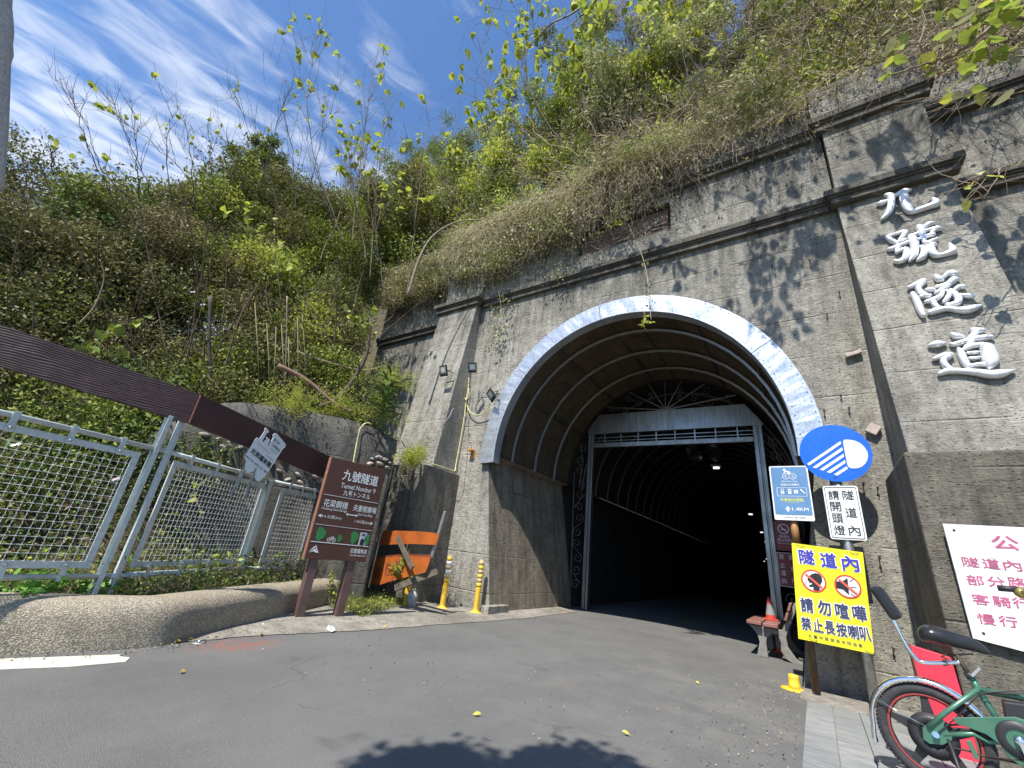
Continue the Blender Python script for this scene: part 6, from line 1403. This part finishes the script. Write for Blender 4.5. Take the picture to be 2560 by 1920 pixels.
for c, r, lab in ((gd(820/.864, 850/.864, 7.3), .5, 'light green feathery shrub left of the ginger plant'), (gd(850/.864, 800/.864, 7.5), .35, 'feathery sprig above the ginger plant against the wing wall'), (gd(640/.864, 850/.864, 7.0), .35, 'low feathery shrub behind the top of the retaining wall'), (gd(895/.864, 975/.864, 6.9), .18, 'small fern tuft growing at the plinth corner of the left pilaster'), (gd(740/.864, 860/.864, 7.3), .35, 'feathery green shrub by the fallen log')):
    e = empty('feathery_shrub', tuple(c-Vector((0, 0, r))), lab, 'shrub'); f = Foliage(); m = 34; c = np.array(c); A = walk(np.repeat((c-[0, 0, r*.8])[None], m, 0)+RNG.normal(size=(m, 3))*.05, RNG.normal(size=(m, 3))*[.9, .9, .4]+[0, 0, .8], RNG.uniform(.8, 1.7, m)*r, 9, .2, -.05); f.stems(A, .003, 1)
    Q = np.repeat(A[:, 2:].reshape(-1, 3), 12, 0); Q = Q+RNG.normal(size=Q.shape)*.045; f.leaves(Q, RNG.uniform(.02, .045, len(Q)), 0, .35); f.build('foliage', [LF_LIGHT, M_TWIG], e)

# ---------- low weeds behind the kerb: broad young leaves at the fence foot
def herb(c, h, n, lab, mat=LF_DARK, lsz=.09, grp=None, spread=.10):
    c = Vector(c); e = empty('weed', tuple(c), lab, 'weed', grp); f = Foliage(); m = 4; A = walk(np.repeat(np.array(c)[None], m, 0)+RNG.normal(size=(m, 3))*.02, RNG.normal(size=(m, 3))*.5+[0, 0, 1], RNG.uniform(.6, 1.1, m)*h, 6, .15); f.stems(A, .003, 1)
    Q = A[RNG.integers(0, m, n), RNG.integers(2, 6, n)]+RNG.normal(size=(n, 3))*.01; d = nrm_(RNG.normal(size=(n, 3))*[1, 1, .25]); 
    f.leaves(Q, RNG.uniform(.7, 1.2, n)*lsz, 0, .45, .15); f.build('foliage', [mat, M_TWIG], e); return e
gl = m_leaf('fresh_weed_leaves', [(.10, .22, .03), (.17, .32, .05), (.13, .25, .06)], .3)
wl_ = ['weed with toothed leaves at the foot of the fence, far left', 'weed with whitish-green leaves second from the left at the fence foot', 'weed third from the left at the fence foot', 'large-leaved weed just left of the fence post', 'pair-leaved weed touching the fence post', 'ferny weed under the left mesh panel']
for i, (a, b) in enumerate(((60, 1470), (180, 1470), (270, 1475), (385, 1480), (470, 1482), (120, 1440))):
    p = gz(a*1.0, b, .34) if False else gpl(a*.56, b, (-4.80, 1.0, 0), (.93, .2, 0)); herb((p.x-.02, p.y, .30), .16, 26, wl_[i], gl, .085)
# grass and weeds round the barrier
gs = Foliage(); n = 5200; xs = RNG.uniform(-6.1, -4.75, n); ys = RNG.uniform(3.9, 5.6, n); k_ = (xs+ .55*(ys-4.4) < -4.95) ; P = np.stack([xs, ys, np.full(n, .0)], 1)[k_]; m = len(P)
gs.stems(walk(P, RNG.normal(size=(m, 3))*.6+[0, 0, 1], RNG.uniform(.05, .20, m), 5, .4, -.12), RNG.uniform(.0012, .0028, m), 0, .2)
P2 = P[RNG.random(m) < .9]+[0, 0, .03]; gs.leaves(P2+np.abs(RNG.normal(size=P2.shape))*[.0, .0, .05], RNG.uniform(.02, .05, len(P2)), 1, .4); P3 = P[RNG.random(m) < .35]; gs.leaves(P3+[0, 0, .015], RNG.uniform(.03, .07, len(P3)), 2, .2)
o = gs.build('grass_patch', [m_leaf('short_grass', [(.12, .17, .04), (.22, .24, .07), (.36, .31, .15)], .2), LF_GREEN, LF_DRY]); tag(o, 'patch of grass, straw and small weeds around the orange barrier', 'grass', None, 'stuff')
structure(MB().add([(-6.3, 3.6, .01), (-5.1, 3.6, .012), (-4.85, 4.4, .012), (-5.0, 5.6, .012), (-6.9, 5.6, .01)], [(0, 1, 2, 3, 4)]).build('soil_patch', M_SOIL))
herb(gy(*c2(400, 1150), 4.78), .42, 90, 'leafy climber growing in front of the orange sign', LF_GREEN, .10)
herb((-5.45, 3.95, .05), .4, 80, 'leafy weed beside the right post of the brown sign', LF_GREEN, .06)
# growth between kerb and fence
kb = Foliage(); n = 9000; ys = RNG.uniform(-1.5, 4.3, n); xs = np.array([kx(y) for y in ys])-.42-RNG.random(n)*.9; zz = np.maximum(.28, np.array([T(a, b) for a, b in zip(xs, ys)])); P = np.stack([xs, ys, zz+RNG.random(n)**2*np.interp(ys, [-1, 1.5, 4], [.25, .16, .32])], 1)
kb.leaves(P[:5500], RNG.uniform(.02, .055, 5500), 0, .5); kb.leaves(P[5500:7500], RNG.uniform(.03, .06, 2000), 1, .4); m = 1500; kb.stems(walk(P[7500:], RNG.normal(size=(m, 3))+[0, 0, .7], RNG.uniform(.05, .22, m), 6, .5, -.05), .0018, 2)
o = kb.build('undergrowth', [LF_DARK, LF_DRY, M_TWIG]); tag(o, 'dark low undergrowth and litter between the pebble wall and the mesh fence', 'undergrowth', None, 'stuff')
# blossoms
for i, (a, b, D, mt, lab) in enumerate(((40, 1112, 5.6, M_WPETAL, 'white daisy-like flower behind the left mesh panel'), (290, 1198, 5.6, M_PETAL, 'small lilac flower behind the left mesh panel'), (482, 730, 7.6, M_PETAL, 'upper of two small violet flowers in the middle of the thicket'), (507, 762, 7.6, M_PETAL, 'lower of two small violet flowers in the middle of the thicket'), (1650, 20, 11, M_PETAL, 'left pink blossom in the bush at the top of the slope'), (1690, 35, 11, M_PETAL, 'right pink blossom in the bush at the top of the slope'))):
    c = gd(a, b, D); m = MB()
    for q in range(6):
        t = q*math.pi/3; d = Vector((math.sin(t)*.7, math.cos(t)*.7, math.cos(t)*.5+.1)).normalized()*(.035 if D < 9 else .06); w = d.cross(Vector((1, -.3, .2))).normalized()*.014; m.add([c, c+d*.6+w, c+d, c+d*.6-w], [(0, 1, 2, 3)])
    e = empty('flower', tuple(c), lab, 'flower'); m.build('petals', mt, e); MB().lathe([(0, .006), (.008, .003), (.008, -.003), (0, -.006)], c, (1, -.3, .2), 8).build('centre', M_YLEAF, e)
# brighter large-leaf sprigs in the thicket
for (x, y, D, n, lab) in ((235, 710, 6.8, 26, 'bright green leaf spray in the dark thicket above the brown board'), (760, 700, 6.9, 40, 'dark glossy leaf spray beside the wing wall'), (420, 1060/1.0, 6.4, 8, 'small bright sprig under the end of the left brown board'), (640, 560, 7.4, 40, 'pale green leaf spray in the middle thicket'), (540, 500, 8.0, 22, 'yellowish leaf spray below the left ridge')):
    c = np.array(gd(x/.864, y/.864, D)); e = empty('leaf_spray', tuple(c), lab, 'leaf spray'); f = Foliage(); A = walk(np.repeat(c[None], 5, 0), RNG.normal(size=(5, 3))+[.3, 0, .2], .5, 8, .25); f.stems(A, .006, 1); f.broad(A[RNG.integers(0, 5, n), RNG.integers(1, 8, n)], RNG.uniform(.07, .13, n), 0); f.build('foliage', [LF_BIG if 'dark' not in lab else LF_GREEN, M_TWIG], e)

# ---------- overhanging branch with broad leaves, upper right (its leaves and twigs shade the right pilaster)
hb = empty('overhanging_branch', tuple(gy(2700, 40, 5.0)), 'overhanging branch with large yellow-green leaves reaching in at the upper right', 'branch')
bl = [([(2720, 60), (2560, 48), (2500, 52), (2440, 100), (2380, 140), (2330, 155), (2250, 180), (2210, 190)], 5.15, .028), ([(2720, 0), (2480, 30), (2420, 55), (2330, 90), (2300, 105), (2210, 135)], 5.3, .018), ([(2720, 150), (2560, 140), (2490, 170), (2450, 205), (2400, 240), (2370, 265)], 5.0, .012), ([(2380, 140), (2340, 175), (2290, 180), (2240, 160), (2215, 140)], 5.2, .012), ([(2720, 330), (2560, 400), (2500, 420), (2440, 450), (2412, 470)], 5.1, .010), ([(2560, 120), (2500, 140), (2440, 145), (2400, 150)], 5.3, .010), ([(2440, 100), (2425, 60), (2440, 20), (2450, -30)], 5.2, .012), ([(2330, 155), (2300, 110), (2310, 60), (2300, -20)], 5.3, .012), ([(2500, 420), (2470, 480), (2430, 500)], 5.0, .006), ([(2560, 230), (2500, 236), (2440, 235), (2390, 240)], 5.2, .007)]
anch = []
for pts, Y, r in bl:
    P = spline([tuple(gy(a, b, Y+.12*math.sin(a*.03))) for a, b in pts], 6); n = len(P); MB().tube([Vector(p)+Vector(RNG.normal(size=3)*.008) for p in P], [r*(1-.7*i/n) for i in range(n)], 7).build('branch', M_TWIG, hb); anch += P[4:]
anch = np.array(anch)
def heart_mesh():
    prof = [(0, 0, 0), (-.10, .14, .01), (-.06, .34, .05), (.15, .47, .09), (.45, .44, .09), (.72, .26, .05), (1.05, 0, -.1)]
    v = [(a, b, h) for a, b, h in prof]+[(a, -b, h) for a, b, h in prof[1:6][::-1]]+[(.35, 0, 0), (.7, 0, -.03)]; c1, c2_ = 12, 13
    f = [(0, 1, 2, 12), (12, 2, 3, 4), (12, 4, 5, 13), (13, 5, 6), (13, 6, 7), (12, 13, 7, 8), (12, 8, 9, 10), (0, 12, 10, 11)]
    me = bpy.data.meshes.new('leaf'); me.from_pydata(v, [], f); me.materials.append(LF_BIG); return me
hm = [heart_mesh()]
m2 = hm[0].copy(); m2.materials.clear(); m2.materials.append(LF_LIGHT); hm.append(m2); m3 = hm[0].copy(); m3.materials.clear(); m3.materials.append(LF_VINE); hm.append(m3)
lpos = [(2220, 80), (2240, 100), (2245, 120), (2225, 115), (2430, 175), (2400, 180), (2410, 200), (2390, 210), (2440, 220), (2455, 235), (2470, 110), (2480, 105), (2440, 130), (2420, 75), (2395, 85), (2500, 120), (2520, 130), (2350, 30), (2370, 40), (2385, 35), (2400, 10), (2430, 25), (2460, 15), (2490, 10), (2520, 20), (2500, 35), (2530, 50), (2545, 10), (2550, 40), (2480, 60), (2450, 65), (2445, 80), (2410, 55), (2360, 105), (2320, 135), (2290, 20), (2270, 30), (2480, 45), (2535, 30), (2525, 240), (2460, 130), (2340, 100), (2355, 115), (2260, 85), (2450, 40), (2500, 0), (2540, -5), (2310, 5)]
Wi = world_of(hb).inverted()
for i, (a, b) in enumerate(lpos+[(0, 0)]*42):
    if i < len(lpos): p = np.array(gy(a, b, 5.15+random.uniform(-.2, .2)))
    else: p = anch[random.randrange(len(anch))]+RNG.normal(size=3)*.05; 
    s_ = random.uniform(.11, .19) if i < len(lpos) else random.uniform(.09, .15); o = bpy.data.objects.new('leaf', random.choice((hm[0], hm[0], hm[1], hm[2]))); COL.objects.link(o); o.parent = hb
    o.matrix_basis = Wi @ Matrix.Translation(Vector(p)) @ Matrix.Rotation(random.uniform(0, 6.28), 4, 'Z') @ Matrix.Rotation(random.uniform(.1, 1.1), 4, 'Y') @ Matrix.Rotation(random.uniform(-.5, .5), 4, 'X') @ Matrix.Scale(s_, 4)
# twig shadows: finer twigs of the same branch
f = Foliage(); m = 160; A = walk(anch[RNG.integers(0, len(anch), m)], RNG.normal(size=(m, 3))*[1, .4, .8]+[-.3, 0, -.2], RNG.uniform(.25, .9, m), 9, .35); f.stems(A, RNG.uniform(.002, .005, m), 0, .3); o = f.build('twigs', [M_TWIG], hb); o['kind'] = 'stuff'
# low twigs sticking out over the parapet
f = Foliage(); m = 260; P0 = np.stack([RNG.uniform(-3.5, 4, m), RNG.uniform(5.8, 6.3, m), RNG.uniform(8.0, 8.7, m)], 1); f.stems(walk(P0, RNG.normal(size=(m, 3))*[1, .5, .6]+[0, -.8, -.2], RNG.uniform(.4, 1.3, m), 9, .4, -.05), RNG.uniform(.003, .007, m), 0, .3); n = 700; Q = ball((-1, 6.1, 8.4), 1, n); Q[:, 0] = RNG.uniform(-9.5, 3, n); f.leaves(Q, RNG.uniform(.05, .1, n), 1); o = f.build('parapet_twigs', [M_DRYV, LF_VINE]); tag(o, 'wiry grey twigs poking out over the portal parapet', 'twigs', None, 'stuff')
# canopy just outside the top of the frame, above and behind the camera: it throws the leaf shade on the road and wall
e = empty('shade_tree', (-.7, -5.0, 0), 'tree standing behind the viewer whose crown shades the road in the foreground', 'tree')
MB().tube([(-.7, -5.0, 0), (-.75, -4.7, 2.2), (-.9, -3.6, 4.0), (-1.1, -2.2, 5.4)], [.16, .13, .10, .05], 10).build('trunk', M_TWIGD, e)
f = Foliage()
for k in range(52):
    x = random.uniform(-1.75, -.85); z = random.uniform(5.0, 6.0); yg = 2.68+(1.15 if x < -1.3 else .3)*(x+1.3)-.22-random.random()*1.2; c = (x+.045*z, yg-.633*z, z); n = 260; f.leaves(ball(c, .30, n), RNG.uniform(.07, .14, n), 0, .6)
f.build('crown', [LF_GREEN], e)

cp = empty('wall_shade_canopy', (0, 3.6, 9.3), 'sparse leafy tree limbs overhanging the road just above the view', 'tree')  # unseen limbs, added only to cast dappled shade on the portal wall
f = Foliage(); m = 26; xs = np.concatenate([RNG.uniform(-2.6, 1.2, 15), RNG.uniform(1.2, 3.6, 11)]); zz = RNG.uniform(8.6, 11.4, m); P0 = np.stack([xs, zz*.40-.25, zz], 1)
A = walk(P0, RNG.normal(size=(m, 3))*[1, .15, .5], RNG.uniform(.7, 1.4, m), 12, .3); f.stems(A, RNG.uniform(.010, .022, m), 1, .3)
B3 = walk(A[RNG.integers(0, m, 150), RNG.integers(2, 11, 150)], RNG.normal(size=(150, 3))*[1, .3, .8], RNG.uniform(.25, .8, 150), 9, .35); f.stems(B3, .005, 1, .4)
Q = B3[RNG.integers(0, 150, 900), RNG.integers(1, 9, 900)]+RNG.normal(size=(900, 3))*.05; Q = Q[(Q[:, 2]-1)/np.hypot(Q[:, 0], Q[:, 1]) > 2.0]; f.broad(Q, RNG.uniform(.06, .17, len(Q)), 0); f.build('foliage', [LF_BIG, M_TWIG], cp)

# ================================================================== SMALL THINGS
for i, (a, b, lab) in enumerate(((448, 1604, 'small dry yellow leaf lying by the pebble wall foot'), (458, 1678, 'yellow leaf lying alone on the asphalt below the white line end'), (960, 1568, 'flat yellow leaf at the edge of the concrete apron'), (1190, 1785, 'yellow leaf in the middle of the foreground asphalt'), (1568, 1834, 'small orange leaf in the right foreground asphalt'), (655, 1587, 'tiny orange leaf on the concrete apron before the brown sign'), (1745, 1707, 'small pale leaf on the asphalt toward the bench'), (480, 1598, 'yellow leaf beside the survey pin'))):
    p = gz(a, b, .012); d = Vector((random.uniform(-1, 1), random.uniform(-1, 1), .15)).normalized()*.035; w = Vector((-d.y, d.x, .004)).normalized()*.016
    o = MB().add([p-d*.6, p+w, p+d, p-w, p-d*.1+UP*.012, p+d*.4+UP*.014], [(0, 3, 4), (0, 4, 1), (3, 2, 5), (3, 5, 4), (4, 5, 1), (5, 2, 1)]).build('fallen_leaf', M_YLEAF); tag(o, lab, 'fallen leaf', 'fallen leaves on the road')
e = empty('survey_pin', tuple(gz(497, 1607)), 'round metal survey pin in the asphalt beside the red paint mark', 'survey pin'); p = gz(497, 1607)
MB().lathe([(0, .006), (.045, .006), (.05, .003), (.05, 0)], p, (0, 0, 1), 24).build('washer', M_GALV, e); MB().lathe([(0, .022), (.010, .020), (.014, .006)], p, (0, 0, 1), 14).build('stud', M_CHROME, e)
o = MB().add([gz(815, 1572, .01), gz(835, 1566, .02), gz(828, 1580, .012), gz(822, 1562, .05), gz(838, 1576, .02)], [(0, 2, 3), (3, 2, 1), (0, 3, 1), (2, 4, 1)]).build('litter_scrap', M_WHITEB); tag(o, 'crumpled white paper scrap on the apron before the brown sign', 'litter')
o = MB().lathe([(0, .028), (.012, .024), (.016, .01), (.012, 0), (0, 0)], gz(656, 1566), (0, 0, 1), 10).build('white_pebble', M_WPETAL); tag(o, 'tiny white ball by the foot of the brown sign', 'pebble')
# grit and debris gathered along the road edges
f = Foliage(); n = 650; a_ = RNG.random(n); xs = np.where(a_ < .5, np.array([kx(y) for y in RNG.uniform(.6, 4.6, n)])+np.abs(RNG.normal(size=n))*.06, 0); ys = RNG.uniform(.8, 4.6, n); xs = np.array([kx(y) for y in ys])+.02+np.abs(RNG.normal(size=n))*.10
xs2 = -.22-np.abs(RNG.normal(size=n))*.35; ys2 = RNG.uniform(2.5, 6.1, n); xs3 = RNG.uniform(-4, -.3, 500); ys3 = RNG.uniform(2.2, 8.5, 500)
P = np.concatenate([np.stack([xs, ys, np.full(n, .012)], 1), np.stack([xs2, ys2, np.full(n, .004)], 1), np.stack([xs3, ys3, np.full(500, .004)], 1)]); f.leaves(P, RNG.uniform(.006, .022, len(P)), RNG.integers(0, 1), .7, 0., None, .6)
o = f.build('grit', [simple('pale_grit', (.24, .20, .14), .9, var=.5, scale=30)]); tag(o, 'scattered pale grit and leaf crumbs along the road edges', 'grit', None, 'stuff')
# unidentified grey shape at far left, taken for a sleeve, built as cloth
P = [(22, -60), (32, 0), (31, 20), (34, 50), (36, 85), (33, 110), (35, 140), (28, 160), (27, 200), (25, 260), (22, 330), (16, 400), (13, 455), (10, 480)]
vs = []; fs = []; q = 12
for i, (a, b) in enumerate(P):
    p = gd(a, b, 1.15); r = .075*np.interp(i, [0, 4, 8, 13], [1, 1.05, .9, .7]); rt_ = (p-Vector((0, 0, p.z))).normalized(); sd3 = Vector((-rt_.y, rt_.x, 0)); sd3 = sd3 if sd3.y > 0 else -sd3; c = p-sd3*r
    for k in range(q): t = 2*math.pi*k/q; vs.append(c+sd3*r*math.cos(t)+rt_*r*.7*math.sin(t)+UP*0)
for i in range(len(P)-1):
    for k in range(q): fs.append((i*q+k, i*q+(k+1) % q, (i+1)*q+(k+1) % q, (i+1)*q+k))
fs.append(tuple(range(q))); fs.append(tuple((len(P)-1)*q+k for k in range(q)))
o = MB().add(vs, fs, 0, True).build('grey_sleeve_shape', M_GREYW); tag(o, 'speckled grey cloth hanging close at the far left edge of the view', 'cloth')
